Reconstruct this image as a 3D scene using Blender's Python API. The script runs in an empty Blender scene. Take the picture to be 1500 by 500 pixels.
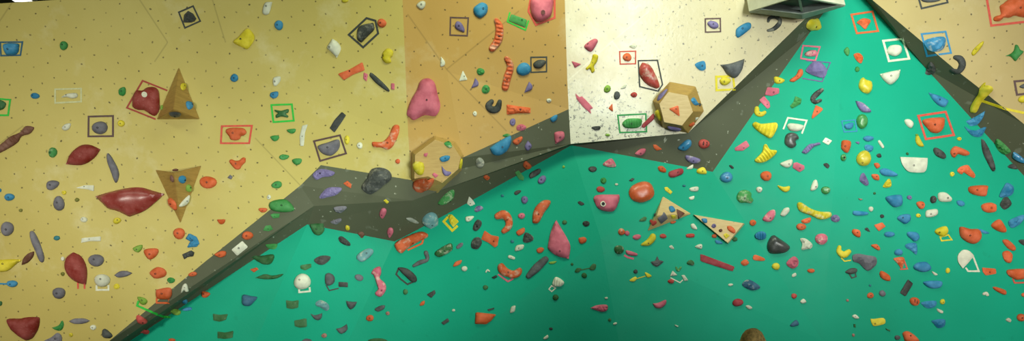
import bpy, bmesh, math, random
import numpy as np
from mathutils import Vector, Matrix, noise
from mathutils.bvhtree import BVHTree
from mathutils.geometry import delaunay_2d_cdt, tessellate_polygon

random.seed(7)
SC = bpy.context.scene
COL = SC.collection

# ------------------------------------------------------------------ camera
EYE = Vector((0.0, 0.0, 1.65))
FPX = 1062.5                      # focal length in pixels of the 1500 x 500 frame
HOR = 490.0                       # image row of the horizon
cam_data = bpy.data.cameras.new('camera')
cam_data.sensor_fit = 'HORIZONTAL'; cam_data.sensor_width = 36.0
cam_data.lens = FPX / 1500 * 36.0
cam_data.shift_y = (HOR - 250) / 1500
cam = bpy.data.objects.new('camera', cam_data); COL.objects.link(cam)
cam.location = EYE; cam.rotation_euler = (math.pi / 2, 0, 0)
SC.camera = cam

def ray(px, py):
    return Vector(((px - 750) / FPX, 1.0, (HOR - py) / FPX))
def at(px, py, d):
    return EYE + ray(px, py) * d

# ------------------------------------------------------------------ materials
def lin(h):
    def f(c):
        c /= 255.0
        return c / 12.92 if c <= .04045 else ((c + .055) / 1.055) ** 2.4
    return (f(int(h[0:2], 16)), f(int(h[2:4], 16)), f(int(h[4:6], 16)), 1.0)

def new_mat(name):
    m = bpy.data.materials.new(name); m.use_nodes = True
    nt = m.node_tree; b = nt.nodes['Principled BSDF']
    return m, nt, b
def nd(nt, typ, **kw):
    n = nt.nodes.new(typ)
    for k, v in kw.items():
        if k.startswith('i_'):
            key = k[2:]; key = int(key) if key.isdigit() else key.replace('_', ' ')
            n.inputs[key].default_value = v
        else: setattr(n, k, v)
    return n
def math_(nt, op, a, b=None, c=None):
    n = nd(nt, 'ShaderNodeMath', operation=op)
    for i, v in enumerate((a, b, c)):
        if v is None: continue
        if isinstance(v, (int, float)): n.inputs[i].default_value = v
        else: nt.links.new(v, n.inputs[i])
    return n.outputs[0]
def mix_(nt, fac, a, b, mode='MIX'):
    n = nd(nt, 'ShaderNodeMix', data_type='RGBA', blend_type=mode)
    for s, v in ((0, fac), (6, a), (7, b)):
        if isinstance(v, (int, float)): n.inputs[s].default_value = v
        elif isinstance(v, tuple): n.inputs[s].default_value = v
        else: nt.links.new(v, n.inputs[s])
    return n.outputs[2]
def ramp_(nt, fac, a, b, ca=(0,0,0,1), cb=(1,1,1,1)):
    n = nd(nt, 'ShaderNodeValToRGB')
    n.color_ramp.elements[0].position = a; n.color_ramp.elements[0].color = ca
    n.color_ramp.elements[1].position = b; n.color_ramp.elements[1].color = cb
    nt.links.new(fac, n.inputs[0]); return n.outputs[0]
def noise_(nt, vec, scale, detail=3, rough=.55, dim='3D'):
    n = nd(nt, 'ShaderNodeTexNoise', noise_dimensions=dim)
    n.inputs['Scale'].default_value = scale; n.inputs['Detail'].default_value = detail
    n.inputs['Roughness'].default_value = rough
    nt.links.new(vec, n.inputs['Vector']); return n.outputs[0]
def bump_(nt, b, height, strength, dist=.01):
    n = nd(nt, 'ShaderNodeBump'); n.inputs['Strength'].default_value = strength
    n.inputs['Distance'].default_value = dist
    nt.links.new(height, n.inputs['Height']); nt.links.new(n.outputs[0], b.inputs['Normal'])

def wall_mat(name, base, dark, holes=True, rough=.5, specks=None, spec=.4, chalk=0.0, ang=28.0, off=(0, 0), sp=.165, grain=.25, patch=None, seams=(), shade='4A3A1C'):
    """Painted or bare plywood climbing panel; regular threaded bolt holes; chalk specks."""
    m, nt, b = new_mat(name)
    tc = nd(nt, 'ShaderNodeTexCoord'); obj = tc.outputs['Object']
    big = noise_(nt, obj, .55, 3); mid = noise_(nt, obj, 3.5, 5, .6)
    c = mix_(nt, ramp_(nt, big, .35, .7), lin(base), lin(dark))
    c = mix_(nt, math_(nt, 'MULTIPLY', ramp_(nt, mid, .45, .75), grain), c, lin(dark))
    if chalk:
        ch = noise_(nt, obj, 1.3, 6, .65)
        c = mix_(nt, math_(nt, 'MULTIPLY', ramp_(nt, ch, .56, .74), chalk), c, lin('E9E6C6'))
    if specks:
        for sc, th, amt, col in specks:
            v = nd(nt, 'ShaderNodeTexNoise'); v.inputs['Scale'].default_value = sc; v.inputs['Detail'].default_value = 2.5
            nt.links.new(obj, v.inputs['Vector'])
            f = math_(nt, 'MULTIPLY', ramp_(nt, v.outputs[0], th, th + .04), amt)
            c = mix_(nt, f, c, lin(col))
    if patch:                                   # scuffed corner: many small dark marks, white glare put into the colour
        (px_, pz_), rad, col = patch
        sp_ = nd(nt, 'ShaderNodeSeparateXYZ'); nt.links.new(obj, sp_.inputs[0])
        dx = math_(nt, 'MULTIPLY', math_(nt, 'SUBTRACT', sp_.outputs[0], px_), .62); dz = math_(nt, 'MULTIPLY', math_(nt, 'SUBTRACT', sp_.outputs[2], pz_), 1.5)
        r_ = math_(nt, 'SQRT', math_(nt, 'ADD', math_(nt, 'MULTIPLY', dx, dx), math_(nt, 'MULTIPLY', dz, dz)))
        r_ = math_(nt, 'ADD', r_, math_(nt, 'MULTIPLY', math_(nt, 'SUBTRACT', noise_(nt, obj, 3, 3), .5), .5))
        msk = ramp_(nt, r_, rad * .35, rad, (1,1,1,1), (0,0,0,1))
        f = math_(nt, 'MULTIPLY', math_(nt, 'MULTIPLY', ramp_(nt, noise_(nt, obj, 24, 4, .7), .56, .62), msk), .85)
        c = mix_(nt, math_(nt, 'MULTIPLY', msk, .55), c, lin('E6EAD6'))
        c = mix_(nt, f, c, lin(col))
    for (x1, z1, x2, z2) in seams:              # joints between plywood sheets
        sp_ = nd(nt, 'ShaderNodeSeparateXYZ'); nt.links.new(obj, sp_.inputs[0])
        L = math.hypot(x2 - x1, z2 - z1); ux, uz = (x2 - x1) / L, (z2 - z1) / L
        ax = math_(nt, 'SUBTRACT', sp_.outputs[0], x1); az = math_(nt, 'SUBTRACT', sp_.outputs[2], z1)
        along = math_(nt, 'ADD', math_(nt, 'MULTIPLY', ax, ux), math_(nt, 'MULTIPLY', az, uz))
        acr = math_(nt, 'ABSOLUTE', math_(nt, 'SUBTRACT', math_(nt, 'MULTIPLY', ax, uz), math_(nt, 'MULTIPLY', az, ux)))
        f = math_(nt, 'MULTIPLY', ramp_(nt, acr, .004, .010, (1,1,1,1), (0,0,0,1)), math_(nt, 'COMPARE', along, L / 2, L / 2))
        c = mix_(nt, math_(nt, 'MULTIPLY', f, .26), c, lin(shade))
    if holes:
        mp = nd(nt, 'ShaderNodeMapping'); mp.inputs['Rotation'].default_value = (0, math.radians(ang), 0)
        mp.inputs['Location'].default_value = (off[0], 0, off[1])
        nt.links.new(obj, mp.inputs['Vector'])
        wob = nd(nt, 'ShaderNodeTexNoise'); wob.inputs['Scale'].default_value = 1.6
        nt.links.new(obj, wob.inputs['Vector'])
        sx = nd(nt, 'ShaderNodeSeparateXYZ'); nt.links.new(mp.outputs[0], sx.inputs[0])
        sw = nd(nt, 'ShaderNodeSeparateColor'); nt.links.new(wob.outputs[1], sw.inputs[0])
        ds = []
        for k, o in ((0, sx.outputs[0]), (1, sx.outputs[2])):
            t = math_(nt, 'MULTIPLY', o, 1 / sp)
            t = math_(nt, 'ADD', t, math_(nt, 'MULTIPLY', sw.outputs[k], 1.6))
            t = math_(nt, 'SUBTRACT', math_(nt, 'FRACT', t), .5)
            ds.append(math_(nt, 'MULTIPLY', t, t))
        r = math_(nt, 'SQRT', math_(nt, 'ADD', ds[0], ds[1]))
        f = ramp_(nt, r, .040, .068, (1,1,1,1), (0,0,0,1))
        vis = ramp_(nt, noise_(nt, obj, 7.0, 2), .32, .6)
        f = math_(nt, 'MULTIPLY', f, math_(nt, 'ADD', math_(nt, 'MULTIPLY', vis, .55), .3))
        c = mix_(nt, f, c, lin('3A3018'))
    nt.links.new(c, b.inputs['Base Color'])
    rr = nd(nt, 'ShaderNodeMapRange'); nt.links.new(mid, rr.inputs[0])
    rr.inputs[3].default_value = rough - .1; rr.inputs[4].default_value = rough + .12
    nt.links.new(rr.outputs[0], b.inputs['Roughness'])
    b.inputs['Specular IOR Level'].default_value = spec
    bump_(nt, b, noise_(nt, obj, 28, 4, .65), .12, .01)
    return m

HEX = dict(**{'or': 'E2642A'}, rd='C9463C', mn='922A1E', cr='A8323C', pk='DA6A80', bl='2A8ABA', db='27607E', gn='3A9644',
           dg='2C6C34', lm='86B23A', ol='848430', yl='E2D01C', wh='E4E6CE', gy='74727C', gw='9A9E90', gd='54585A',
           pu='7A6EA2', bp='5C423E', bk='383D39', br='764A36', te='1E7C86', pb='B27C70', gb='74A8AC', gb_='30C040', gd_='2C9C50', wc='CFD09C', dr='A83C2C', tr='DA5440', pv='66508E', clt='2CC23E')
NAMES = dict(**{'or': 'orange'}, rd='red', mn='dark red', cr='crimson', pk='pink', bl='blue', db='dark blue', gn='green', dg='dark green',
             lm='lime', ol='olive', yl='yellow', wh='white', gy='grey', gw='whitish', gd='dark grey', pu='purple', bp='purplish brown',
             bk='black', br='brown', te='teal blue', pb='pinkish brown', gb='pale blue', gd_='green', wc='cream', dr='dark red', tr='red', pv='violet', clt='bright green')
_mats = {}
def hold_mat(code, chalk, gloss):
    key = (code, chalk, gloss)
    if key in _mats: return _mats[key]
    m, nt, b = new_mat('resin_' + NAMES[code].replace(' ', '_') + ('_chalked' if chalk else '') + ('_glossy' if gloss else ''))
    tc = nd(nt, 'ShaderNodeTexCoord'); obj = tc.outputs['Object']
    oi = nd(nt, 'ShaderNodeObjectInfo')
    vec = nd(nt, 'ShaderNodeVectorMath', operation='ADD')
    sc = nd(nt, 'ShaderNodeVectorMath', operation='SCALE'); sc.inputs['Scale'].default_value = 40
    cmb = nd(nt, 'ShaderNodeCombineXYZ')
    for i in range(3): nt.links.new(oi.outputs['Random'], cmb.inputs[i])
    nt.links.new(cmb.outputs[0], sc.inputs[0]); nt.links.new(obj, vec.inputs[0]); nt.links.new(sc.outputs[0], vec.inputs[1])
    v = vec.outputs[0]
    base = lin(HEX[code])
    dk = tuple(x * .72 for x in base[:3]) + (1,)
    lt = tuple(x + (1 - x) * .05 for x in base[:3]) + (1,)
    c = mix_(nt, ramp_(nt, noise_(nt, v, 9, 4), .35, .7), lt, dk)
    c = mix_(nt, math_(nt, 'MULTIPLY', ramp_(nt, noise_(nt, v, 55, 3), .6, .75), .12), c, lin('D8D6C4'))
    if chalk:
        c = mix_(nt, math_(nt, 'MULTIPLY', ramp_(nt, noise_(nt, v, 16 if code != 'bk' else 10, 4, .6), .52, .64), .24 if code == 'cr' else .26 if code == 'bk' else .42), c, lin('E2DFC6'))
    hs = nd(nt, 'ShaderNodeHueSaturation')
    mr = nd(nt, 'ShaderNodeMapRange'); nt.links.new(oi.outputs['Random'], mr.inputs[0]); mr.inputs[3].default_value = .88; mr.inputs[4].default_value = 1.1
    nt.links.new(mr.outputs[0], hs.inputs['Value']); nt.links.new(c, hs.inputs['Color'])
    nt.links.new(hs.outputs[0], b.inputs['Base Color'])
    b.inputs['Roughness'].default_value = .33 if gloss else .6
    b.inputs['Specular IOR Level'].default_value = .6 if gloss else .22
    bump_(nt, b, noise_(nt, v, 70, 4, .6), .05 if gloss else .25, .006)
    _mats[key] = m; return m

def tape_mat(code):
    key = ('tape', code)
    if key in _mats: return _mats[key]
    m, nt, b = new_mat('cloth_tape_' + NAMES[code].replace(' ', '_'))
    tc = nd(nt, 'ShaderNodeTexCoord')
    f = noise_(nt, tc.outputs['Object'], 30, 3)
    base = lin(HEX[code])
    c = mix_(nt, ramp_(nt, f, .4, .7), base, tuple(x * .8 for x in base[:3]) + (1,))
    nt.links.new(c, b.inputs['Base Color']); b.inputs['Roughness'].default_value = .6
    bump_(nt, b, noise_(nt, tc.outputs['Object'], 160, 2), .15, .002)
    _mats[key] = m; return m

def plain_mat(name, hexa, rough=.5, metal=0.0, var=.15, scale=12):
    m, nt, b = new_mat(name)
    tc = nd(nt, 'ShaderNodeTexCoord')
    base = lin(hexa)
    c = mix_(nt, ramp_(nt, noise_(nt, tc.outputs['Object'], scale, 4), .35, .7), base, tuple(x * (1 - var) for x in base[:3]) + (1,))
    nt.links.new(c, b.inputs['Base Color']); b.inputs['Roughness'].default_value = rough; b.inputs['Metallic'].default_value = metal
    return m
def ply_mat(name, a, d, rough=.45):
    m, nt, b = new_mat(name)
    tc = nd(nt, 'ShaderNodeTexCoord')
    mp = nd(nt, 'ShaderNodeMapping'); mp.inputs['Scale'].default_value = (2.0, 2.0, 14.0); mp.inputs['Rotation'].default_value = (.3, .5, .2)
    nt.links.new(tc.outputs['Object'], mp.inputs[0])
    g = noise_(nt, mp.outputs[0], 4, 5, .6)
    c = mix_(nt, ramp_(nt, g, .3, .75), lin(a), lin(d))
    v = nd(nt, 'ShaderNodeTexVoronoi'); v.inputs['Scale'].default_value = 8; nt.links.new(tc.outputs['Object'], v.inputs['Vector'])
    c = mix_(nt, math_(nt, 'MULTIPLY', ramp_(nt, v.outputs[0], .05, .09, (1,1,1,1), (0,0,0,1)), .45), c, lin('4A3A20'))
    nt.links.new(c, b.inputs['Base Color']); b.inputs['Roughness'].default_value = rough
    return m

def link(name, me, mat, parent=None, smooth=False):
    o = bpy.data.objects.new(name, me); COL.objects.link(o)
    if mat: me.materials.append(mat)
    if smooth:
        me.polygons.foreach_set('use_smooth', [True] * len(me.polygons))
    if parent is not None: o.parent = parent
    return o
def tag(o, label, cat, group=None, kind=None):
    if label: o['label'] = label
    if cat: o['category'] = cat
    if group: o['group'] = group
    if kind: o['kind'] = kind
    return o
def mesh(name, vs, fs):
    me = bpy.data.meshes.new(name); me.from_pydata([tuple(v) for v in vs], [], fs); me.update(); return me

# ------------------------------------------------------------------ the wall
def plane_depth(px, py, A, B, C, off=0.0):
    """distance (along y) at which the line of sight through a pixel meets the plane of three (px, py, distance) points"""
    a, b, c = at(*A), at(*B), at(*C)
    n = (b - a).cross(c - a)
    r = ray(px, py)
    return (px, py, (a - EYE).dot(n) / r.dot(n) + off)
LEFT = ((210, -40, 7.98), (160, 500, 8.56), (470, 242, 8.40))
MID = ((588, -40, 7.96), (826, -40, 7.97), (678, 231, 8.43))
PALE = ((826, -40, 7.97), (836, 211, 8.56), (1183, 24, 8.38))
RIGHT = ((1278, 0, 8.44), (1500, 182, 8.55), (1800, -40, 8.02))
V = dict(
  TL=plane_depth(-300,24,*LEFT), T0=plane_depth(0,5,*LEFT), T1=plane_depth(128,-3,*LEFT), T2=LEFT[0], T3=MID[0], M1=plane_depth(255,70,*LEFT),
  M2=plane_depth(376,204,*LEFT), N1=plane_depth(60,235,*LEFT), L1=plane_depth(-300,300,*LEFT), T4=plane_depth(598,200,*MID), A2=plane_depth(603,264,*MID),
  A1=LEFT[2], A1b=plane_depth(440,272,*LEFT), A300=plane_depth(300,384,*LEFT), A160=LEFT[1], Am=plane_depth(-70,692,*LEFT), LB=plane_depth(-300,692,*LEFT),
  T5=PALE[0], A3=plane_depth(833,160,*PALE), A678=MID[2], S1=plane_depth(655,105,*MID, .012),
  P945=plane_depth(965,-40,*PALE), Pv1=plane_depth(897,62,*PALE, .01), P830=plane_depth(831,117,*PALE), Pt=plane_depth(1236,-45,*PALE), A6=PALE[2], A5=plane_depth(1008,195,*PALE), A4=PALE[1],
  R0=plane_depth(1246,-38,*RIGHT), RTa=plane_depth(1425,-40,*RIGHT,-.02), RTb=RIGHT[2], R1=RIGHT[0], R2=plane_depth(1397,100,*RIGHT), R2b=plane_depth(1442,135,*RIGHT), R3=RIGHT[1], R4=plane_depth(1800,420,*RIGHT),
  C1=(460,302,8.52), C165=(165,508,8.66), C0=(-85,692,8.90), D1=(604,294,8.52))
F4 = ((837, 213, 8.72), (1044, 252, 8.82), (1205, 500, 9.00))
V['B3'], V['B4'], V['K4'] = F4
for k, x, y in (('K3', 880, 350), ('K4b', 1192, 692), ('K3b', 940, 692)): V[k] = plane_depth(x, y, *F4)
F4b = (F4[1], F4[2], (1243, -34, 8.60))
for k, x, y in (('B1080', 1080, 200), ('B5', 1186, 48), ('Z', 1243, -34)): V[k] = plane_depth(x, y, *F4b)
F5 = (V['Z'], F4[2], (1500, 258, 8.88))
for k, x, y in (('E0', 1268, 0), ('E1', 1356, 100), ('E2', 1447, 200), ('E3', 1500, 258), ('E4', 1800, 550), ('RBt', 1800, 692)): V[k] = plane_depth(x, y, *F5)
F3 = ((578, 354, 8.95), (510, 500, 9.02), V['B3'])
for k, x, y in (('B2', 578, 354), ('B600', 600, 343), ('B680', 680, 300), ('K2', 510, 500), ('K2b', 430, 692), ('K3', 880, 350)): V[k] = plane_depth(x, y, *F3)
F2 = (V['B2'], V['K2'], (450, 329, 8.74))
for k, x, y in (('B1', 450, 329), ('K1', 375, 500), ('K1b', 285, 692)): V[k] = plane_depth(x, y, *F2)
F1 = (V['B1'], V['K1'], (190, 500, 8.97))
for k, x, y in (('B0', 190, 500), ('Bm', -100, 691)): V[k] = plane_depth(x, y, *F1)
P3 = {k: at(*v) for k, v in V.items()}
SURF = [   # name, material key, polygons
 ('wall_left', 'tan_left', ['TL T0 T1 M1 N1 L1', 'T1 T2 M1', 'T2 T3 T4 M2 M1', 'M1 M2 A1b N1', 'M2 T4 A2 A1 A1b', 'N1 A1b A300 A160 Am LB L1']),
 ('wall_upper_middle', 'tan_mid', ['T3 T5 S1', 'T5 P830 A3 A678 S1', 'S1 A678 A2 T4', 'T3 S1 T4']),
 ('wall_upper_pale', 'pale', ['T5 P945 Pv1 P830', 'P945 Pt A6 A5 Pv1', 'P830 Pv1 A5 A4 A3']),
 ('wall_right', 'tan_right', ['R0 RTa R2b R2 R1', 'RTa RTb R4 R3 R2b']),
 ('trim_1', 'dark', ['A1b C1 C165 C0 Am A160 A300', 'C1 B1 B0 Bm C0 C165', 'A1b A1 A2 D1 B2 B1 C1', 'A2 A678 A3 A4 D1', 'D1 A4 B3 B680 B600 B2']),
 ('trim_2', 'dark', ['A4 A5 B4 B3', 'A5 A6 Pt Z B5 B1080 B4']),
 ('trim_3', 'dark', ['Z R0 R1 R2 R2b R3 R4 E4 E3 E2 E1 E0']),
 ('wall_lower_left', 'teal', ['Bm B0 B1 K1 K1b', 'B1 B2 K2 K2b K1b K1']),
 ('wall_lower_middle', 'teal', ['B2 B600 B680 B3 K3 K3b K2b K2', 'B3 B4 K4 K4b K3b K3', 'B4 B1080 B5 Z K4']),
 ('wall_lower_right', 'teal', ['Z E0 E1 E2 E3 E4 RBt K4b K4']),
]
def seam_px(*pts):
    out = []
    for (a, b, c, d) in pts:
        p, q = at(a, b, 8.2 + .0008 * b), at(c, d, 8.2 + .0008 * d); out.append((p.x, p.z, q.x, q.z))
    return out
MAT = dict(
  tan_left=wall_mat('plywood_tan', 'C8B868', 'BCAA5A', rough=.5, chalk=.35, spec=.35, seams=seam_px((205, -8, 255, 70), (255, 70, 236, 98), (376, 204, 441, 273), (0, 232, 52, 192), (20, 52, 52, 4), (318, 0, 338, 70))),
  tan_mid=wall_mat('plywood_honey', 'C6A058', 'B8924C', rough=.5, chalk=.25, ang=31, off=(.05, .03), spec=.35, seams=seam_px((600, 30, 655, 105), (655, 105, 760, 25), (655, 105, 742, 190))),
  pale=wall_mat('plywood_pale', 'D2C69C', 'C6B98C', rough=.27, spec=.6, chalk=.4, ang=25, off=(.02, .07),
                specks=[(26, .665, .6, '6F6A55')], patch=((.98, 4.02), .95, '56584A'), shade='F4F0D4', seams=seam_px((833, 116, 897, 60), (897, 60, 950, 18), (897, 60, 910, 74))),
  tan_right=wall_mat('plywood_sand', 'C0AC72', 'B29E64', rough=.5, chalk=.25, ang=25, spec=.35),
  dark=wall_mat('paint_charcoal', '606450', '525642', holes=False, rough=.5, specks=[(21, .70, .75, 'B8BCA8'), (6, .66, .25, '98A090')], spec=.15),
  teal=wall_mat('paint_teal', '18AC8A', '149E7C', holes=False, rough=.45, grain=.12, specks=[(9, .70, .15, '127A60')], spec=.12),
)
SURFVERTS, SURFTRIS, SURFTAG = [], [], []
def add_surface(vs, tris, tagname):
    b = len(SURFVERTS); SURFVERTS.extend(vs)
    for t in tris: SURFTRIS.append(tuple(b + i for i in t)); SURFTAG.append(tagname)

for name, mk, polys in SURF:
    keys = []; faces = []
    for p in polys:
        ks = p.split()
        for k in ks:
            if k not in keys: keys.append(k)
        pl = [Vector((V[k][0], V[k][1], 0)) for k in ks]
        for t in tessellate_polygon([pl]):
            f = [keys.index(ks[i]) for i in t]
            a, b_, c_ = (P3[keys[i]] for i in f)
            n = (b_ - a).cross(c_ - a)
            if n.dot(EYE - a) < 0: f.reverse()
            faces.append(tuple(f))
    vs = [P3[k] for k in keys]
    o = link(name, mesh(name, vs, faces), MAT[mk]); o['kind'] = 'structure'
    add_surface(vs, faces, {'tan_left': 'left tan wall', 'tan_mid': 'middle tan panel', 'pale': 'pale panel', 'tan_right': 'right tan panel', 'dark': 'dark band', 'teal': 'teal wall'}[mk])
BV = None
def rebuild():
    global BV
    BV = BVHTree.FromPolygons(SURFVERTS, SURFTRIS)
def cast(px, py):
    d = ray(px, py).normalized()
    loc, n, idx, dist = BV.ray_cast(EYE, d)
    if loc is None: return None
    if n.dot(d) > 0: n = -n
    return loc, n, SURFTAG[idx]
rebuild()

# ------------------------------------------------------------------ plywood volumes
MAT_PLY = ply_mat('plywood_volume_tan', 'B8954E', '9C7B3C')
MAT_PLY_L = ply_mat('plywood_volume_light', 'D8BE84', 'C6A86A')
MAT_PLY_E = plain_mat('plywood_edge', 'E0CB92', .5)
def volume(label, base, inner, h, mat, face_mat=None, wallpx=None, push=None, group='plywood volumes bolted to the wall'):
    """Shell standing off the wall: base outline on the wall, inner outline (or apex) raised by h along the wall normal."""
    cx = sum(p[0] for p in base) / len(base); cy = sum(p[1] for p in base) / len(base)
    P, N, _ = cast(*(wallpx or (cx, cy)))
    def on(px, py, off):
        r = ray(px, py); t = (P + N * off - EYE).dot(N) / r.dot(N); return EYE + r * t
    bv = []
    for x, y in base:
        h_ = cast(x, y); bv.append(h_[0] + h_[1] * .003); iv = [on(x, y, h) for x, y in inner]
    n = len(bv); vs = bv + iv; fs = []; top = []
    if len(iv) == 1:
        for i in range(n): fs.append((i, (i + 1) % n, n))
    else:
        for i in range(n): fs.append((i, (i + 1) % n, n + (i + 1) % n, n + i))
        top = [tuple(range(n, 2 * n))]
    base_pt = sum(bv, Vector()) / n
    root = bpy.data.objects.new('plywood_volume', None); COL.objects.link(root); root.location = base_pt
    tag(root, label, 'climbing volume', group)
    def orient(f):
        a, b, c = vs[f[0]], vs[f[1]], vs[f[2]]
        nn = (b - a).cross(c - a)
        cen = sum((vs[i] for i in f), Vector()) / len(f)
        out = cen - (sum(vs, Vector()) / len(vs) - N * h)
        return f if nn.dot(out) > 0 else tuple(reversed(f))
    fs = [orient(f) for f in fs]; top = [orient(f) for f in top]
    loc = [v - base_pt for v in vs]
    def sub(name, faces, m):
        used = sorted({i for f in faces for i in f}); mp = {k: i for i, k in enumerate(used)}
        o = link(name, mesh(name, [loc[i] for i in used], [tuple(mp[i] for i in f) for f in faces]), m, root)
        bm = bmesh.new(); bm.from_mesh(o.data)
        es = [e for e in bm.edges if len(e.link_faces) == 2]
        if es: bmesh.ops.bevel(bm, geom=es, offset=.005, segments=2, affect='EDGES', clamp_overlap=True)
        bm.to_mesh(o.data); bm.free()
        return o
    sub('side_panels', fs, mat)
    if top: sub('front_panel', top, face_mat or mat)
    tris = []
    for f in fs + top:
        for k in range(1, len(f) - 1): tris.append((f[0], f[k], f[k + 1]))
    add_surface(vs, tris, 'plywood volume')
    return root
volume('upright plywood pyramid on the left tan wall beside the red tape square', [(262,98.6),(292.6,174.7),(229.7,175)], [(254,160.7)], .30, MAT_PLY, wallpx=(262,150))
volume('inverted plywood pyramid pointing down, right of the big red lens', [(228,249),(255.5,252.6),(295,243),(264.4,327.5)], [(255,253.5)], .24, MAT_PLY, wallpx=(262,280))
volume('left plywood hexagon volume overlapping the dark ledge', [(603,223),(637,199),(667,208),(679,228),(676,250),(641,283),(625,278),(603,265)],
       [(608,227),(637,205),(663,213),(675,231),(671,248),(648,268),(627,258.5),(607,262)], .20, ply_mat('plywood_volume_side', 'C8A862', 'B4924E'), ply_mat('plywood_volume_face', 'C6A664', 'B69454'), wallpx=(640,215))
volume('right plywood hexagon volume at the bottom of the pale panel', [(956,148),(981,120),(1019,127),(1031,163),(1008,195.3),(970,187)],
       [(966,152),(979,135),(1007,140),(1015,164),(999,184),(973,179)], .20, MAT_PLY, MAT_PLY_L, wallpx=(990,155))
volume('small plywood pyramid volume on the central teal wall', [(971,288),(1012.4,313.6),(948.5,338.6)], [(962.5,316)], .12, MAT_PLY_L, wallpx=(975,315))
volume('flat plywood triangle volume pointing down on the teal wall', [(1015.2,314.5),(1091,328),(1066.2,358)], [(1017.5,315.5),(1089,327.4),(1066,356)], .05, MAT_PLY_E, MAT_PLY_L, wallpx=(1058,333))
rebuild()

# open grey volume at the top of the pale panel: cream side panels, dark hollow underside with a rim
def open_volume():
    root = bpy.data.objects.new('open_volume', None); COL.objects.link(root)
    L, T, R = at(1098,17,8.14), at(1175.5,27,8.22), at(1237.5,8,8.22)
    tip = at(1169,-5,7.45)
    root.location = T
    tag(root, 'open grey volume hanging at the top where pale panel meets teal', 'climbing volume')
    up = Vector((0, .25, .55))
    def q(name, vs, fs, m, th=.016):
        o = link(name, mesh(name, [v - T for v in vs], fs), m, root)
        bm = bmesh.new(); bm.from_mesh(o.data); bmesh.ops.recalc_face_normals(bm, faces=bm.faces); bm.to_mesh(o.data); bm.free()
        if th:
            s = o.modifiers.new('thickness', 'SOLIDIFY'); s.thickness = th; s.offset = 0
        return o
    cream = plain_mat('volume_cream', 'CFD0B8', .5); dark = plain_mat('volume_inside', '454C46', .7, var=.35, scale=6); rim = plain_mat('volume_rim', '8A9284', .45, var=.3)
    q('left_side_panel', [L, tip, tip + up, L + up], [(0,1,2,3)], cream)
    q('right_side_panel', [R, tip, tip + up, R + up], [(0,1,2,3)], cream)
    def onp(A, x, y):
        n = (T - A).cross(tip - A); r = ray(x, y); t = (A - EYE).dot(n) / r.dot(n); return EYE + r * t
    Li, Ti, Ri, ti = onp(L, 1115,12.4), T + (tip - T) * .25, onp(R, 1225,7.9), tip + (T - tip) * .06
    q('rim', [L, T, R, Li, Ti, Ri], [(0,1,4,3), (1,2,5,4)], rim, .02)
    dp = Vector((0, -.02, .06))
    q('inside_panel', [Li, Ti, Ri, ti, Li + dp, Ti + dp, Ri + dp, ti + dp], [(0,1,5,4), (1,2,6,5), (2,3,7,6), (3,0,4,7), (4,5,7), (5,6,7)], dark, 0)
    w = Vector((.012, 0, 0)); u = Vector((0, -.012, .02))
    q('divider', [Ti - w + u, Ti + w + u, ti + w + u, ti - w + u], [(0,1,2,3)], rim)
open_volume()

# ------------------------------------------------------------------ hold builder
def catmull(pts, corner, sub=4):
    n = len(pts); out = []
    for i in range(n):
        p0, p1, p2, p3 = pts[i - 1], pts[i], pts[(i + 1) % n], pts[(i + 2) % n]
        if corner[i]: p0 = p1
        if corner[(i + 1) % n]: p3 = p2
        for k in range(sub):
            t = k / sub; t2 = t * t; t3 = t2 * t
            out.append(tuple(.5 * (2*p1[a] + (p2[a]-p0[a])*t + (2*p0[a]-5*p1[a]+4*p2[a]-p3[a])*t2 + (3*p1[a]-p0[a]-3*p2[a]+p3[a])*t3) for a in (0, 1)))
    return out
def chamfer(pts, k=.08):
    out = []; n = len(pts)
    for i in range(n):
        a, b, c = pts[i - 1], pts[i], pts[(i + 1) % n]
        out.append((b[0] + (a[0] - b[0]) * k, b[1] + (a[1] - b[1]) * k))
        out.append((b[0] + (c[0] - b[0]) * k, b[1] + (c[1] - b[1]) * k))
    return out
def ellipse(cx, cy, rx, ry, rot, n=22):
    c, s = math.cos(math.radians(rot)), math.sin(math.radians(rot))
    r = random.Random(int(cx * 7 + cy * 13)); ph = r.random() * 6.28
    out = []
    for i in range(n):
        a = 2 * math.pi * i / n; w = 1 + .035 * math.sin(2 * a + ph) + .03 * math.sin(3 * a + 2 * ph)
        x, y = rx * w * math.cos(a), ry * w * math.sin(a)
        out.append((cx + x * c - y * s, cy + x * s + y * c))
    return out
def stroke(trip):
    """outline of a bent rod from (x, y, radius) stations, round ends"""
    p = [trip[i:i + 3] for i in range(0, len(trip), 3)]
    fine = []
    n = len(p)
    for i in range(n - 1):
        p0, p1, p2, p3 = p[max(i - 1, 0)], p[i], p[i + 1], p[min(i + 2, n - 1)]
        for k in range(4):
            t = k / 4; t2 = t * t; t3 = t2 * t
            fine.append([.5 * (2*p1[a] + (p2[a]-p0[a])*t + (2*p0[a]-5*p1[a]+4*p2[a]-p3[a])*t2 + (3*p1[a]-p0[a]-3*p2[a]+p3[a])*t3) for a in range(3)])
    fine.append(list(p[-1]))
    L, R = [], []
    for i, (x, y, r) in enumerate(fine):
        a, b = fine[max(i - 1, 0)], fine[min(i + 1, len(fine) - 1)]
        dx, dy = b[0] - a[0], b[1] - a[1]; l = math.hypot(dx, dy) or 1
        L.append((x - dy / l * r, y + dx / l * r)); R.append((x + dy / l * r, y - dx / l * r))
    def cap(st, nb, sgn):
        a = math.atan2(st[1] - nb[1], st[0] - nb[0]); return [(st[0] + st[2] * math.cos(a + sgn * t), st[1] + st[2] * math.sin(a + sgn * t)) for t in (-.9, -.45, 0, .45, .9)]
    end = cap(fine[-1], fine[-2], -1); beg = cap(fine[0], fine[1], -1)
    return L + end + R[::-1] + beg
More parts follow.
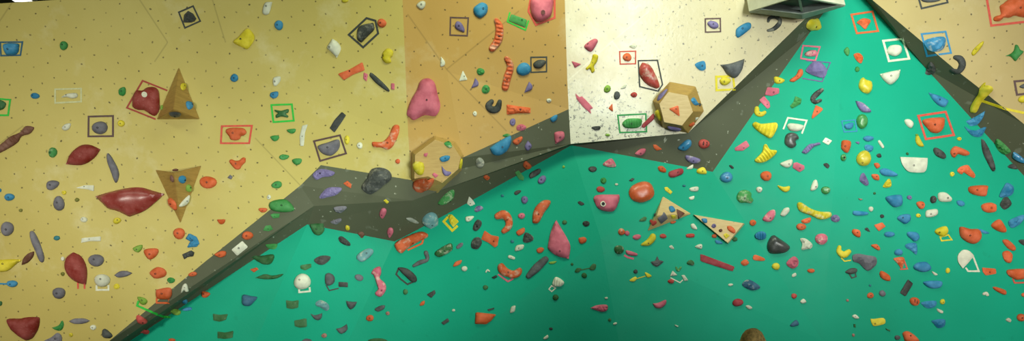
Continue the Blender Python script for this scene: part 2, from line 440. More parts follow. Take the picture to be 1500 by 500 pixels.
def dist_out(P, O):
    A = O; B = np.roll(O, -1, axis=0); AB = B - A
    L2 = (AB ** 2).sum(1) + 1e-12
    AP = P[:, None, :] - A[None]
    t = np.clip((AP * AB[None]).sum(2) / L2[None], 0, 1)
    D = AP - t[..., None] * AB[None]
    return np.sqrt((D ** 2).sum(2)).min(1)
def inside(P, O):
    x, y = P[:, 0], P[:, 1]; r = np.zeros(len(P), bool); n = len(O); j = n - 1
    for i in range(n):
        xi, yi = O[i]; xj, yj = O[j]
        c = ((yi > y) != (yj > y)) & (x < (xj - xi) * (y - yi) / ((yj - yi) or 1e-12) + xi)
        r ^= c; j = i
    return r

MAT_BOLT = plain_mat('bolt_steel', '26282A', .4, .6)
MAT_RING = {}
_bolt_me = {}
def bolt_mesh(r):
    key = round(r, 4)
    if key in _bolt_me: return _bolt_me[key]
    bm = bmesh.new(); n = 12
    prof = [(1.0, -.9), (1.0, .10), (.86, .22), (.60, .22), (.52, -.25), (0, -.25)]
    rings = []
    for pr, z in prof[:-1]:
        rings.append([bm.verts.new((r * pr * math.cos(2*math.pi*k/n), r * pr * math.sin(2*math.pi*k/n), r * z)) for k in range(n)])
    for a, b in zip(rings, rings[1:]):
        for k in range(n): bm.faces.new((a[k], a[(k+1) % n], b[(k+1) % n], b[k]))
    bm.faces.new(rings[-1])
    me = bpy.data.meshes.new('bolt'); bm.to_mesh(me); bm.free(); me.materials.append(MAT_BOLT)
    _bolt_me[key] = me; return me

COUNTS = {}
def make_hold(code, style, opx, boltpx, label, boltspec=None, corners=False):
    cx = sum(p[0] for p in opx) / len(opx); cy = sum(p[1] for p in opx) / len(opx)
    ccx, ccy = min(max(cx, -250), 1750), min(cy, 640)
    hit = cast(ccx, ccy)
    if hit is None: hit = cast(ccx, ccy + 40)
    P, N, where = hit
    view = (EYE - P).normalized()
    if N.dot(view) < .5: N = (N + view * .45).normalized()
    P = P + N * .0015
    upv = Vector((0, 0, 1)); X = upv.cross(N).normalized() * 1.0; Y = N.cross(X).normalized()
    def loc2(px, py):
        r = ray(px, py); t = (P - EYE).dot(N) / r.dot(N); q = EYE + r * t - P
        return (q.dot(X), q.dot(Y))
    O = np.array([loc2(*p) for p in opx])
    area = .5 * np.sum(O[:, 0] * np.roll(O[:, 1], -1) - np.roll(O[:, 0], -1) * O[:, 1])
    if area < 0: O = O[::-1]; area = -area
    # inradius
    lo, hi = O.min(0), O.max(0)
    gx, gy = np.meshgrid(np.linspace(lo[0], hi[0], 26), np.linspace(lo[1], hi[1], 26))
    G = np.stack([gx.ravel(), gy.ravel()], 1); G = G[inside(G, O)]
    R = dist_out(G, O).max() if len(G) else max(1e-3, math.sqrt(area) / 3)
    size = max(hi - lo)
    # resample the outline
    seg = np.sqrt(((np.roll(O, -1, axis=0) - O) ** 2).sum(1)); per = seg.sum()
    kind_plate = 'p' in style; facet = 'f' in style; rib = 'r' in style
    s = R / (2.2 if facet else 3.6 if not rib else 4.6)
    if rib: s = min(s, size / 34)
    s = max(s, math.sqrt(area / (1500 if rib else 420)))
    if kind_plate: s = R / 2.4
    out = []
    for i in range(len(O)):
        k = max(1, int(round(seg[i] / (s * 1.1))))
        for j in range(k): out.append(O[i] + (O[(i + 1) % len(O)] - O[i]) * j / k)
    out = np.array(out)
    # drop points closer than .3 s
    keep = [0]
    for i in range(1, len(out)):
        if np.hypot(*(out[i] - out[keep[-1]])) > .3 * s: keep.append(i)
    out = out[keep]
    # inner grid
    rows = np.arange(lo[1], hi[1], s * .866); pts = []
    for ri, y in enumerate(rows):
        for x in np.arange(lo[0] + (s * .5 if ri % 2 else 0), hi[0], s): pts.append((x, y))
    rnd = random.Random(len(label) * 31 + int(cx * 10) + int(cy))
    pts = np.array([(x + rnd.uniform(-.18, .18) * s, y + rnd.uniform(-.18, .18) * s) for x, y in pts]) if pts else np.zeros((0, 2))
    if len(pts):
        pts = pts[inside(pts, out)]
        if len(pts): pts = pts[dist_out(pts, out) > s * .45]
    allp = [Vector(p) for p in out] + [Vector(p) for p in pts]
    no = len(out)
    vs, es, fs, *_ = delaunay_2d_cdt(allp, [], [list(range(no))], 1, 1e-7)
    VV = np.array([(v.x, v.y) for v in vs])
    D = dist_out(VV, out)
    t = np.clip(D / R, 0, 1)
    H = max(.012, min(.15, (.34 if kind_plate else .62 if facet else .72) * R))
    if R > .12: H *= .85
    # principal axis for ribs and ridges
    c0 = VV - VV.mean(0); w, ev = np.linalg.eigh(np.cov(c0.T) + 1e-12 * np.eye(2)); ax = ev[:, 1]
    if kind_plate:
        z = H * (.45 + .55 * np.clip(t / .32, 0, 1))
    else:
        z = H * (.22 + .78 * np.sqrt(np.clip(1 - (1 - t) ** 2, 0, 1)))
        tilt = c0[:, 1] / (size * .5 + 1e-9)
        z = z * (1 + .22 * np.clip(tilt, -1, 1) * t)          # the lip of a hold is up, its belly slopes
    for i in range(len(VV)):
        if t[i] > .02:
            q = Vector((VV[i][0] / R * .9, VV[i][1] / R * .9, cx * .37 + cy))
            z[i] *= 1 + (.05 if kind_plate else .12) * noise.noise(q) * 1.5
            if facet: z[i] *= 1 + rnd.uniform(-.30, .22)
    if rib:
        u = c0 @ ax; wl = max(R * .55, np.ptp(u) / 9)
        z = z * (1 + .20 * np.sin(u / wl * 6.283) * np.clip(t * 3, 0, 1))
    hs = np.zeros(len(VV))
    for i in range(len(VV)):
        q = P + X * VV[i][0] + Y * VV[i][1]
        hh = BV.ray_cast(q + N * .12, -N, .24)
        if hh[0] is not None: hs[i] = np.clip((hh[0] - q).dot(N) + .0015, -.06, .05)
    if np.ptp(hs) > .004:
        wt = np.exp(-(((VV[:, None] - VV[None]) ** 2).sum(2)) / (max(R, .03) * 1.1) ** 2); sm = (wt @ hs) / wt.sum(1)
    else: sm = hs
    z = np.maximum(z + sm, hs + H * .12)
    edges = {}
    for f in fs:
        for a, b in zip(f, f[1:] + f[:1]): edges[(a, b)] = 1
    border = [(a, b) for (a, b) in edges if (b, a) not in edges]
    verts = [(VV[i][0], VV[i][1], z[i]) for i in range(len(VV))]
    faces = [tuple(f) for f in fs]
    bidx = {}
    for a, b in border:
        for v in (a, b):
            if v not in bidx:
                bidx[v] = len(verts); verts.append((VV[v][0], VV[v][1], float(hs[v])))
    for a, b in border: faces.append((b, a, bidx[a], bidx[b]))
    asp = math.sqrt(w[1] / max(w[0], 1e-12))
    dpx = max(max(p[0] for p in opx) - min(p[0] for p in opx), max(p[1] for p in opx) - min(p[1] for p in opx))
    name = 'foothold' if dpx <= 9.6 else 'crimp_hold' if kind_plate else 'pinch_hold' if asp > 2.6 else 'climbing_hold'
    cat = {'foothold': 'foothold', 'crimp_hold': 'crimp hold', 'pinch_hold': 'pinch hold', 'climbing_hold': 'climbing hold'}[name]
    COUNTS[name] = COUNTS.get(name, 0) + 1
    me = mesh(name, verts, faces)
    o = link(name, me, hold_mat(code, 'c' in style, 'g' in style), smooth=not facet)
    if not facet:
        try: me.set_sharp_from_angle(angle=math.radians(38))
        except Exception: pass
    o.matrix_world = Matrix(((X.x, Y.x, N.x, P.x), (X.y, Y.y, N.y, P.y), (X.z, Y.z, N.z, P.z), (0, 0, 0, 1)))
    tag(o, label, cat, NAMES[code] + ' ' + cat + 's on the ' + where)
    if isinstance(boltspec, list):
        for (qx, qy, qr, qc) in boltspec:
            bx, by = loc2(qx, qy); k = int(np.argmin(((VV - np.array((bx, by))) ** 2).sum(1)))
            rad = qr * P.y / FPX
            if 'bk' not in MAT_RING: MAT_RING['bk'] = plain_mat('pocket_shade', '2A2620', .8)
            b = link('slot' if qc == 'sl' else 'pocket', bolt_mesh(rad).copy(), None, o); b.data.materials.clear(); b.data.materials.append(MAT_RING['bk'])
            b.location = (bx, by, z[k] + .001); b.scale = (.42, 1.2, .35) if qc == 'sl' else (1, 1, .3)
    elif boltpx != '-':
        if boltpx is None:
            k = int(np.argmax(D)); bx, by = VV[k]; 
        else: bx, by = loc2(*boltpx)
        kk = np.argsort(((VV - np.array((bx, by))) ** 2).sum(1))[:3]
        bz = float(z[kk].mean())
        if D.max() > .02:
            if boltspec:
                r_, col = boltspec; rad = r_ * P.y / FPX
                b = link('washer' if col == 'wh' else 'pocket', bolt_mesh(rad).copy(), None, o)
                b.data.materials.clear()
                if col not in MAT_RING: MAT_RING[col] = plain_mat('insert_' + col, {'wh': 'DEDCC4', 'br': '6E3A34'}[col], .5)
                b.data.materials.append(MAT_RING[col])
                b.location = (bx, by, bz + .004); b.scale = (1, 1, .25)
                if col == 'wh' and code == 'pk':
                    b2 = link('bolt', bolt_mesh(rad * .6), None, o); b2.location = (bx, by, bz + .009); b2.scale = (1, 1, .4)
            else:
                rad = min(.0105, R * .22)
                b = link('bolt', bolt_mesh(rad), None, o); b.location = (bx, by, bz + rad * .15)
    return o

def make_tape(code, w, pts, closed, label):
    """flat strip of cloth tape stuck on the wall, mitred corners"""
    n = len(pts)
    dens = []
    segs = range(n) if closed else range(n - 1)
    L, R = [], []
    def off(i):
        a = pts[i - 1] if (closed or i > 0) else None
        b = pts[(i + 1) % n] if (closed or i < n - 1) else None
        p = pts[i]
        def nrm(u, v):
            dx, dy = v[0] - u[0], v[1] - u[1]; l = math.hypot(dx, dy) or 1; return (-dy / l, dx / l)
        ns = ([nrm(a, p)] if a else []) + ([nrm(p, b)] if b else [])
        mx, my = sum(q[0] for q in ns) / len(ns), sum(q[1] for q in ns) / len(ns)
        l2 = max(mx * mx + my * my, .3)
        return (mx / l2 * w / 2, my / l2 * w / 2)
    offs = [off(i) for i in range(n)]
    for i in segs:
        j = (i + 1) % n
        k = max(1, int(math.hypot(pts[j][0] - pts[i][0], pts[j][1] - pts[i][1]) / 4))
        for q in range(k):
            t = q / k
            x, y = pts[i][0] * (1-t) + pts[j][0] * t, pts[i][1] * (1-t) + pts[j][1] * t
            ox, oy = offs[i][0] * (1-t) + offs[j][0] * t, offs[i][1] * (1-t) + offs[j][1] * t
            L.append((x + ox, y + oy)); R.append((x - ox, y - oy))
    if not closed:
        i = n - 1; L.append((pts[i][0] + offs[i][0], pts[i][1] + offs[i][1])); R.append((pts[i][0] - offs[i][0], pts[i][1] - offs[i][1]))
    vs = []
    for l, r in zip(L, R):
        for q in (l, r):
            h = cast(*q)
            if h is None: h = cast(min(max(q[0], -290), 1790), max(q[1], -30))
            P, N = h[0], h[1]
            vs.append((P + N * .0035, P + N * .0008))
    m = len(L); verts = []; 
    for top, bot in vs: verts += [top, bot]
    fs = []
    for i in range(m if closed else m - 1):
        a, b = 4 * i, 4 * ((i + 1) % m)
        fs += [(a, a + 2, b + 2, b), (a + 1, a, b, b + 1), (a + 2, a + 3, b + 3, b + 2), (a + 3, a + 1, b + 1, b + 3)]
    if not closed:
        e = 4 * (m - 1); fs += [(0, 1, 3, 2), (e, e + 2, e + 3, e + 1)]
    c = sum((Vector(v) for v in verts), Vector()) / len(verts)
    o = link('tape_marking', mesh('tape_marking', [Vector(v) - c for v in verts], fs), tape_mat(code)); o.location = c
    bm = bmesh.new(); bm.from_mesh(o.data); bmesh.ops.recalc_face_normals(bm, faces=bm.faces); bm.to_mesh(o.data); bm.free()
    tag(o, label, 'tape', 'tape markings on the wall')
    return o
DATA = """
@ 0 0 5
T db 10 c;2 310 165 308 150 405 8 408;dark blue tape frame round the wide blue hold at the top left edge
h bl d p 30 325 130 320 140 350 125 395 60 405 35 380;;wide blue hold inside the dark blue tape frame at the top left edge
h gn d e 468 335 30 32 0;465 330;small round green hold alone high on the tan wall above the white taped crimp
T bk 10 c;1310 90 1415 45 1467 155 1355 205;tilted black tape square high above the upright plywood pyramid
h bk f q 1345 165 1350 110 1380 80 1415 100 1440 140 1405 165;;black faceted hold inside the tilted black tape square above the upright pyramid
@ 0 100 5
T gb 12 o;-40 222 75 232 60 345 -40 345;bright green tape frame cut off by the left edge of the photo
h dg d p -20 235 20 240 45 260 30 295 -10 305;-;dark green hold inside the green tape frame cut off at the left edge
h bl d e 258 203 32 22 0;245 200;small blue hold just left of the white taped rectangle on the tan wall
T wc 11 c;405 155 595 150 595 245 405 255;white tape rectangle round a white crimp on the left tan wall
h wh d p 450 215 490 188 560 183 567 212 525 222 490 212;490 198;white crimp hold inside the white tape rectangle
h gn d p 870 165 885 145 915 140 922 175 905 203 875 195;895 170;small green hold left of the red tape square on the tan wall
T dr 11 o;1226 164 1045 92 930 290 1140 374;red tape square tucked against the left side of the upright plywood pyramid
h mn d p 985 190 1010 165 1050 165 1080 145 1130 140 1160 165 1168 230 1165 310 1135 350 1100 335 1060 310 1010 305 978 285 975 240;1083 203 20 wh;big dark red hold with a white washer inside the red tape square
h yl d e 1342 135 20 28 0;1342 133;small yellow hold near the top of the upright plywood pyramid
h bl d p 1365 245 1400 250 1412 285 1385 305 1365 280;1398 270;small blue hold on the right face of the upright plywood pyramid
h bk dg e 1283 333 45 25 5;;dark glossy oval hold on the lower face of the upright plywood pyramid
h lm d e 1187 290 11 20 0;-;tiny lime hold at the left edge of the upright plywood pyramid
T bp 12 c;650 355 828 350 828 498 648 500;purplish brown tape square round the grey disc hold on the left tan wall
h gy d e 733 437 55 48 0;730 440;round grey disc hold inside the purplish brown tape square
h yl d e 888 405 25 25 0;;small round yellow hold right of the framed grey disc
h wh d p 455 435 480 410 520 405 510 440 490 455 465 455;485 433;small white hold left of the framed grey disc on the tan wall
h br r p 250 435 190 425 150 470 80 500 30 540 -15 580 -15 625 60 590 130 545 160 500 220 480;-;long brown root-like ribbed hold running off the left edge
@ 0 200 5
h gn dc e 388 118 32 36 0;378 120;chalky green hold left of the upper dark red leaf-shaped hold
h mn d p *488 205 520 130 590 70 660 62 *735 95 690 160 600 210;-;dark red leaf-shaped hold tilted above the big red lens, left tan wall
h gy d p 785 130 800 128 830 170 865 240 872 290 855 338 838 325 810 250 785 180;-;grey blade hold standing right of the dark red leaf-shaped hold
h gy d p 342 370 350 335 390 322 432 335 425 365 385 393 355 390;378 357;grey rounded hold below the chalky green hold on the left tan wall
h wh p q 555 378 620 358 690 358 687 403 640 388;620 368;white curved crimp just above the left tip of the big red lens
h yl d e 470 412 16 16 0;;tiny yellow hold between the two grey holds left of the white curved crimp
h ol d e 565 465 17 14 0;-;tiny olive hold below the white curved crimp
h gy d e 433 492 40 54 0;430 485;upright grey egg hold below the tiny yellow hold, left tan wall
h bl d e 70 445 38 26 0;;small blue hold by itself near the left edge, level with the grey egg
h bl d e -2 395 14 14 0;-;sliver of a blue hold cut by the left edge, above another blue one
h mn dg p *705 440 820 405 950 378 1040 375 1110 395 *1205 422 1120 500 1050 550 *950 588 870 550 800 530 760 495;-;biggest dark red lens-shaped hold, glossy, left of the inverted pyramid
h br d e 1262 310 16 27 -10;-;small dark brown hold on the left face of the inverted plywood pyramid
h br d e 1285 246 22 10 0;-;brown hold peeking over the top edge of the inverted plywood pyramid
h bl d e 1335 315 27 30 0;1345 315;round blue hold near the top of the inverted plywood pyramid
h lm d e 1382 380 22 28 0;1388 372;small lime hold at the right edge of the inverted plywood pyramid
h or d p 1232 460 1255 452 1295 480 1305 520 1290 540 1262 525 1238 500;;orange hold low on the left face of the inverted plywood pyramid
h wh d p 1310 510 1340 470 1385 430 1385 470 1365 500 1330 515;1362 470;white slanted hold low on the right face of the inverted plywood pyramid
@ 0 300 5
h ol d e 152 42 13 13 0;-;tiny olive knob left of the grey egg near the left edge
h gy d e 55 177 45 54 15;60 182;large grey egg hold at the left edge above the long grey blade
h gy d p 220 205 245 195 275 240 300 300 325 385 315 422 290 410 260 340 230 270;-;long leaning grey blade touching a brown leaf hold
h br d p *250 343 245 380 205 425 *160 443 170 400 205 360;-;brown leaf-shaped hold at the foot of the long leaning grey blade
h yl d p -20 410 0 405 80 400 155 405 120 435 80 470 40 490 -20 485;37 432;large yellow wedge hold cut by the left edge
h te d e 417 245 23 17 0;-;tiny teal blue hold left of the flat white strip
h wh d e 615 110 26 20 0;613 106;small white hold below the left half of the big red lens
h yl d e 858 118 30 22 -15;866 113;small yellow hold just under the big red lens
h wh p q 595 280 600 245 740 232 738 268 660 268;657 253;flat white strip hold above the dark red egg-shaped hold
h mn d p *540 350 590 375 625 430 638 500 *630 585 570 570 510 525 478 460 490 390;-;upright dark red egg-shaped hold with two red tape legs below it
T rd 11 o;572 618 572 565 620 565 620 618;pair of red tape legs under the upright dark red egg-shaped hold
h gy d e 706 408 58 43 0;702 400;wide grey oval hold right of the upright dark red egg
h gy d p *838 518 880 488 930 487 *970 502 930 525 870 535;-;grey lens hold above the yellow star, right of the wide grey oval
h wh d e 460 397 14 16 0;;tiny white hold left of the upright dark red egg
h lm d p 975 320 1010 300 1040 295 1043 320 1015 350 985 340;;small green hold left of an orange wedge, below the inverted pyramid
h or d e 1313 212 43 40 0;;round orange hold just below the tip of the inverted pyramid
h bl f q 1385 210 1440 235 1462 285 1440 310 1370 315 1395 270 1360 250;1412 262;ragged blue hold right of the round orange one below the inverted pyramid
h bk f q 1335 365 1400 335 1425 350 1415 380 1375 385 1350 402;-;black bracket-like hold under the ragged blue hold
h or d p 1055 345 1075 325 1150 322 1160 350 1135 385 1100 403 1075 385;1105 362;orange wedge hold with a green one at its upper left
h or d p 1100 495 1150 458 1200 470 1220 500 1200 530 1140 542 1110 520;1150 505;orange rounded hold straight below the orange wedge
@ 0 400 5
h bl d e 90 80 42 24 0;;blue oval hold at the end of a blue tape tail, left edge
T bl 10 o;-30 78 52 82;short blue tape tail running in from the left edge
h ol d e 460 8 15 14 0;-;tiny olive hold at the lower left of the upright dark red egg
h gy d e 433 148 48 40 0;430 148;round grey hold left below the upright dark red egg
h wh d e 750 55 55 48 0;750 43;round pale hold on a white tape bracket, left tan wall
T wh 12 o;708 90 708 125 795 125 795 90;white tape bracket under the round pale hold on the left tan wall
h yl f e 855 100 22 20 0;;small yellow star-like hold right of the round pale hold
h gn d e 1253 55 27 22 0;;small green hold above the taped orange block by the dark band
h or d e 1412 10 32 17 -8;1412 8;orange hold on the tan edge of the dark band, above the white A-shaped hold
h or d p 1145 130 1160 120 1245 108 1258 150 1240 190 1200 195 1150 185;1195 150;orange block hold over an orange tape bracket on the tan edge
T or 11 o;1148 182 1148 220 1235 220 1240 182;orange tape bracket on the dark band under the orange block
h wh d p 1325 140 1335 100 1350 80 1370 85 1380 135 1360 140 1350 128 1335 143;1355 105;white A-shaped hold on the dark band right of the orange block
h lm d p 1010 175 1060 185 1080 210 1060 235 1030 225 1015 200;1045 200;green hold at the top of the long bright green tape tail
T gb 14 o;1015 205 1005 240 1060 265 1190 320 1250 326;long bright green tape tail crossing the dark band
h rd d e 1040 352 38 22 0;;red oval hold on the dark band below the green tape tail
h bl d e 1352 207 22 18 0;-;small blue hold on the dark strip right of the orange tape bracket
h bl d p 1330 270 1390 250 1405 270 1360 280;-;blue sliver hold at the teal edge right of the green tape tail
h lm d e 1292 288 35 22 10;-;yellowish green oval hold at the end of the green tape tail
h rd d e 1070 433 25 17 0;-;small red hold on the dark strip near the bottom left
h or d p 1480 150 1500 135 1540 152 1515 180 1485 180;;orange hold at the teal edge left of the dark blue shadowed hold
h or d e 1260 492 25 12 0;-;small orange hold cut by the bottom edge, left teal corner
h mn d p 55 345 90 335 150 335 200 325 280 325 292 345 280 410 240 475 *195 495 130 455 75 400;-;wide dark red shield-shaped hold in the bottom left corner
h gn f p *380 402 430 385 455 350 468 380 450 420 410 420;-;green leaf-like hold right of the dark red shield
h gy d p *505 355 550 335 620 335 *660 352 620 370 550 375;-;flat grey lens hold near the bottom, right of the green leaf hold
h gy f p 325 498 380 470 420 440 450 460 450 505 400 520 330 515;;grey pointed hold cut by the bottom edge under the green leaf hold
h wh d e 683 400 22 20 0;;small white knob right of the flat grey lens, near the bottom
h bk d p 750 430 765 410 795 425 825 460 800 480 755 470;-;black rounded hold near the bottom beside the dark band
h dg d e 3 225 14 18 0;-;dark green sliver of a hold cut by the lower left edge
h yl d e 520 455 15 14 0;;tiny yellow hold below the flat grey lens near the bottom
@ 300 0 5
h wh d p *495 15 470 100 430 105 425 70 445 20;455 48;white claw-shaped hold at the top edge of the left tan wall
h bl d e 543 185 32 35 0;535 185;round blue hold right below the white claw at the top
h yl d p 210 310 250 270 310 210 350 240 365 280 340 330 310 360 270 345;273 290;large yellow wedge hold alone high on the left tan wall
h yl d e 1027 3 25 17 0;-;yellow hold cut by the top edge above the black tape pentagon
h wh d p *935 285 975 310 998 360 *968 425 930 385 898 355 905 330;918 348;large white leaf-like hold left of the black tape pentagon
T bk 13 c;1055 255 1185 133 1250 152 1270 245 1160 347;black tape pentagon round a black hold, upper left tan wall
h bk dc p 1115 260 1125 205 1165 180 *1235 168 1242 215 1200 260 *1150 312 1125 300;-;black scoop hold with a pale streak inside the black tape pentagon
h or d e 1297 170 32 33 0;1288 170;round reddish orange hold touching the right side of the black tape pentagon
h yl d p 1305 385 1340 355 1378 375 1375 410 1360 425 1365 455 1335 465 1305 445 1300 415;1312 410;yellow bean-shaped hold below the round reddish one, by the wall fold
@ 300 100 5
h or p q 975 42 1060 10 1155 -45 1172 15 1090 45 1018 88;1062 22;flared orange bar hold below the white leaf-like hold
h bl d e 217 72 28 30 0;;round blue hold left of the chalky white knob, below the yellow wedge
h wh d p 500 110 505 70 550 60 555 90 530 125 510 130;517 98;chalky white hold directly above a small blue one
h bl d p 480 210 485 180 535 172 535 205 510 222;505 195;small blue hold just above the green tape square
T gb 12 c;488 270 638 265 652 385 503 395;bright green tape square round a bone-shaped hold
h dg d p 515 305 560 312 612 300 612 325 595 335 612 350 605 362 560 355 525 365 520 345 535 330 515 318;-;dark green bone-shaped hold inside the bright green tape square
h pk p q 1165 30 1195 45 1185 98 1162 75;1178 60;small pink hold between the flared orange bar and the black slat
h pk p q 1365 110 1390 112 1390 158 1365 155;1375 132;small pink hold at the lower end of the black slat
h bk d p 1210 40 1225 35 1290 90 1350 155 1338 170 1260 115 1210 60;-;black slat hold slanting down between two small pink holds
h bk p q 1005 320 1035 345 1000 400 950 472 915 440 950 380;-;black rectangular hold tilted above the purple tape square
T rd 12 c;125 425 345 422 325 550 118 550;red tape frame round the orange moustache-like hold
h or d p 155 465 180 440 280 440 305 470 290 490 265 500 255 520 220 530 190 522 180 500;213 478;orange hold inside the red tape frame on the left tan wall
h gn d p 600 455 632 445 665 445 660 470 630 480;-;small green half-moon hold right below the green tape square
h gn d p 485 500 515 492 540 495 545 510 530 530 505 535 482 510;-;green half-moon hold left of the white vertical strip, second below the green square
h wh p q 755 412 735 470 725 570 700 570 695 500 715 420;715 500;white vertical strip hold right of two green half-moons
@ 300 200 5
T bp 12 c;800 35 990 -8 1035 125 845 180;purplish tape square round the grey shield above the dark ledge
h gy d p 830 70 900 45 975 22 990 50 980 95 930 140 880 135 845 110;905 82;grey shield-shaped hold inside the purplish tape square above the dark ledge
h yl d e 1042 25 18 34 0;1038 25;yellow oval hold touching the right side of the purplish tape square
h wh d e 1135 67 22 24 0;;small white knob between a yellow oval and the orange claw
h or dc p 1225 55 1235 40 1300 40 1345 0 1370 -60 1395 -85 1425 -75 1420 -20 1400 30 1375 75 1335 98 1290 82 1240 80;1340 48;orange curved claw hold above the dark ledge
h or d p 180 185 195 168 225 178 255 175 275 158 297 158 297 190 275 210 255 240 225 240 200 215;233 200;orange V-shaped hold below the red tape frame
h gn d p 545 148 570 132 615 140 610 160 580 172 555 168;575 150;left one of two green holds left of the purplish tape square
h gn d p 640 175 665 162 708 165 705 195 675 210 650 198;-;right one of two green holds left of the purplish tape square
h gy f q 165 305 185 280 205 295 195 315;-;tiny grey hold right of the large round orange hold
h gn d e 528 355 38 27 -10;525 355;green oval hold by itself on the tan wall above the big green mound
h or d e 25 337 60 46 0;25 338;large round orange hold right of the inverted plywood pyramid
h wh d e 470 445 15 18 0;;tiny white hold just above the big green mound
h or d e 1413 183 17 18 0;-;small reddish orange knob above the dark ledge, left of the left hexagon volume
h gn d p 470 500 500 472 580 460 625 485 655 540 580 556 490 540;565 500;big green mound hold straddling the tan edge and the dark band
h pu f p 790 285 830 245 880 240 950 262 930 290 860 300 820 318;848 272;upper purple wedge hold on the dark ledge
h pu f p 840 445 870 400 910 375 990 375 1000 395 960 430 900 445 860 455;-;lower purple wedge hold on the dark ledge
h or p q 1015 345 1045 325 1075 350 1070 380 1040 365;1045 348;small orange chip hold on the dark ledge left of the black rock
h bk fc p 1205 270 1225 240 1280 228 1340 245 1368 280 1360 320 1310 360 1260 400 1210 425 1165 400 1150 370 1180 320;-;big black rock hold with chalk streaks overlapping the dark ledge top
h yl p q 1308 470 1325 458 1350 480 1335 495;;tiny yellow chip hold on the dark ledge below the black rock
@ 300 300 5
h or d p 395 40 405 25 455 28 450 50 420 58;425 42;orange half-round hold at the tan edge left of the big green mound
h or d p 92 112 120 108 150 110 140 138 110 142;-;orange half-moon hold alone on the tan wall above the dark band
h gn p q 480 75 500 65 550 65 545 95 500 100;512 85;small green block directly under the big green mound, dark band
h gn p q 425 190 445 155 480 150 500 180 470 195;465 178;small green block on the dark band, second below the big green mound
h or d e 313 227 42 30 0;308 225;orange oval hold on the dark band above the white plate
h or d p 70 365 120 340 155 345 150 375 110 388;110 368;orange hold on the dark band below left of the white plate
h wh p q 195 330 275 265 318 310 238 375;250 317;flat white rectangular plate hold on the dark band
h gn p p 445 295 490 288 530 290 500 315 470 320;-;thin green hold with a pale lip at the teal edge under the dark strip
h dg d p *335 375 420 375 500 365 505 400 480 435 430 438 380 410;-;big dark green shell hold at the upper left edge of the teal wall
h dg d p *765 142 820 138 *870 138 875 190 850 220 820 225 790 200;820 180;dark green half-round hold hanging from the peak of the left teal face
h bk f p 980 240 1010 235 1060 275 1065 300 1035 300 990 275;-;grey black chip hold right of the half-round green one, left teal face
h gy f p 945 20 1020 10 1040 25 995 60 960 50;-;upper grey hold low on the dark ledge
h gy f p 920 125 990 100 1000 120 960 145;-;lower grey hold low on the dark ledge near the teal edge
h pk d p 1280 60 1300 25 1330 35 1325 70 1305 100 1285 90;1298 68;upper pink hold at the right end of the dark ledge
h pk d p 1335 200 1350 170 1375 175 1380 205 1352 243;1355 205;lower pink hold at the right end of the dark ledge
h yl d e 1045 170 16 20 -20;;tiny yellow ring hold low on the dark ledge
h br d p 1120 210 1150 198 1170 220 1150 237;-;small brown hold on the edge between dark ledge and teal
h gb dc p 1115 400 1120 365 1190 322 1232 330 1230 360 1190 400 1150 420;1185 355;pale blue grey pill-shaped hold on the left teal face
h bk f p 800 405 850 375 915 378 915 405 870 440 825 435;-;dark jagged rock hold in the middle of the left teal face
h dg p q 700 445 780 432 780 460 735 482 702 470;-;dark green block hold left below the dark jagged rock
h or f q 330 475 380 460 395 475 360 497;-;orange chip hold above the flat green lens, left teal wall
@ 300 400 5
h dg d p *370 38 440 10 500 20 575 8 530 40 450 48;-;long flat green lens hold on the left teal slope
h db d p 275 195 285 160 340 170 385 180 350 225 320 245 280 235;-;dark blue pointed hold in shade on the left teal slope
h wh d e 715 65 62 58 0;697 48;large cream disc hold over a white tape bracket, left teal face
T wh 12 o;690 112 692 142 770 135 768 105;white tape bracket under the large cream disc on teal
h gy d e 1130 35 32 24 25;-;small grey oval hold right of the black taped plate, left teal face
h dg p q 595 200 640 208 688 200 685 255 640 265 600 258;-;green square hold below the large cream disc
h gb fc p 815 215 850 200 900 225 912 260 890 278 850 255 815 240;-;chalky blue hold between the cream disc and a dark half-moon
h gd d p *775 300 810 310 *860 295 855 330 830 348 800 335;-;dark grey half-moon directly under the chalky blue hold
h gd d p *1035 205 1075 212 *1115 212 1100 245 1070 268 1045 245;-;dark grey half-moon right of the chalky blue hold
h dg p q 655 350 745 333 748 395 700 402 660 392;-;lower green square hold, second below the large cream disc
h gd d p *960 410 1000 400 *1040 375 1045 415 1010 445 985 440;-;dark grey half-moon lowest on the left teal face, opening up left
h pb d e 875 460 20 17 0;;small pinkish brown knob near the bottom of the left teal face
h gd d p 715 495 745 482 780 492 780 510 720 510;-;grey hold cut by the bottom edge on the left teal face
h or d e 1210 332 27 24 0;;small orange ball hold right of the left teal face's fold near the bottom
h gd d p 1245 265 1290 240 1320 240 1310 265 1270 285;-;grey oblong hold above the small orange ball near the teal fold
h pb d e 1340 297 15 14 0;;tiny pinkish knob right of the small orange ball
h dg p q 60 300 110 308 170 302 155 345 110 358 65 350;-;upper green block hold low on the shaded left teal slope
h dg p q 95 430 150 438 210 425 205 475 150 485 95 480;-;lower green block hold low on the shaded left teal slope
h dg d p 1200 492 1250 480 1310 484 1335 505 1210 508;-;flat green hold cut by the bottom edge right of the teal fold
h dg d e 1470 140 18 20 0;-;tiny dark green knob below the black taped jug, center-left teal
h pk dc p 1225 5 1245 -30 1285 -45 1292 0 1282 40 1322 80 1325 130 1290 175 1255 165 1250 145 1270 120 1260 80 1240 20;1300 130;pink chalky bone-shaped hold lying along the left teal fold
@ 440 390 6.25
h gd d p 230 80 270 65 310 95 310 150 265 180 230 160;-;dark purple grey ball hold beside a black plate, left teal face
h bk p q 350 145 435 150 435 195 350 190;-;flat black plate hold right of the dark ball, left teal face
T bk 10 o;235 175 265 225 350 205;black tape bracket under the dark ball and black plate, left teal face
@ 600 0 5
h wh d p 50 40 85 8 115 15 112 50 85 70;88 35;white hold at the top left of the middle tan panel
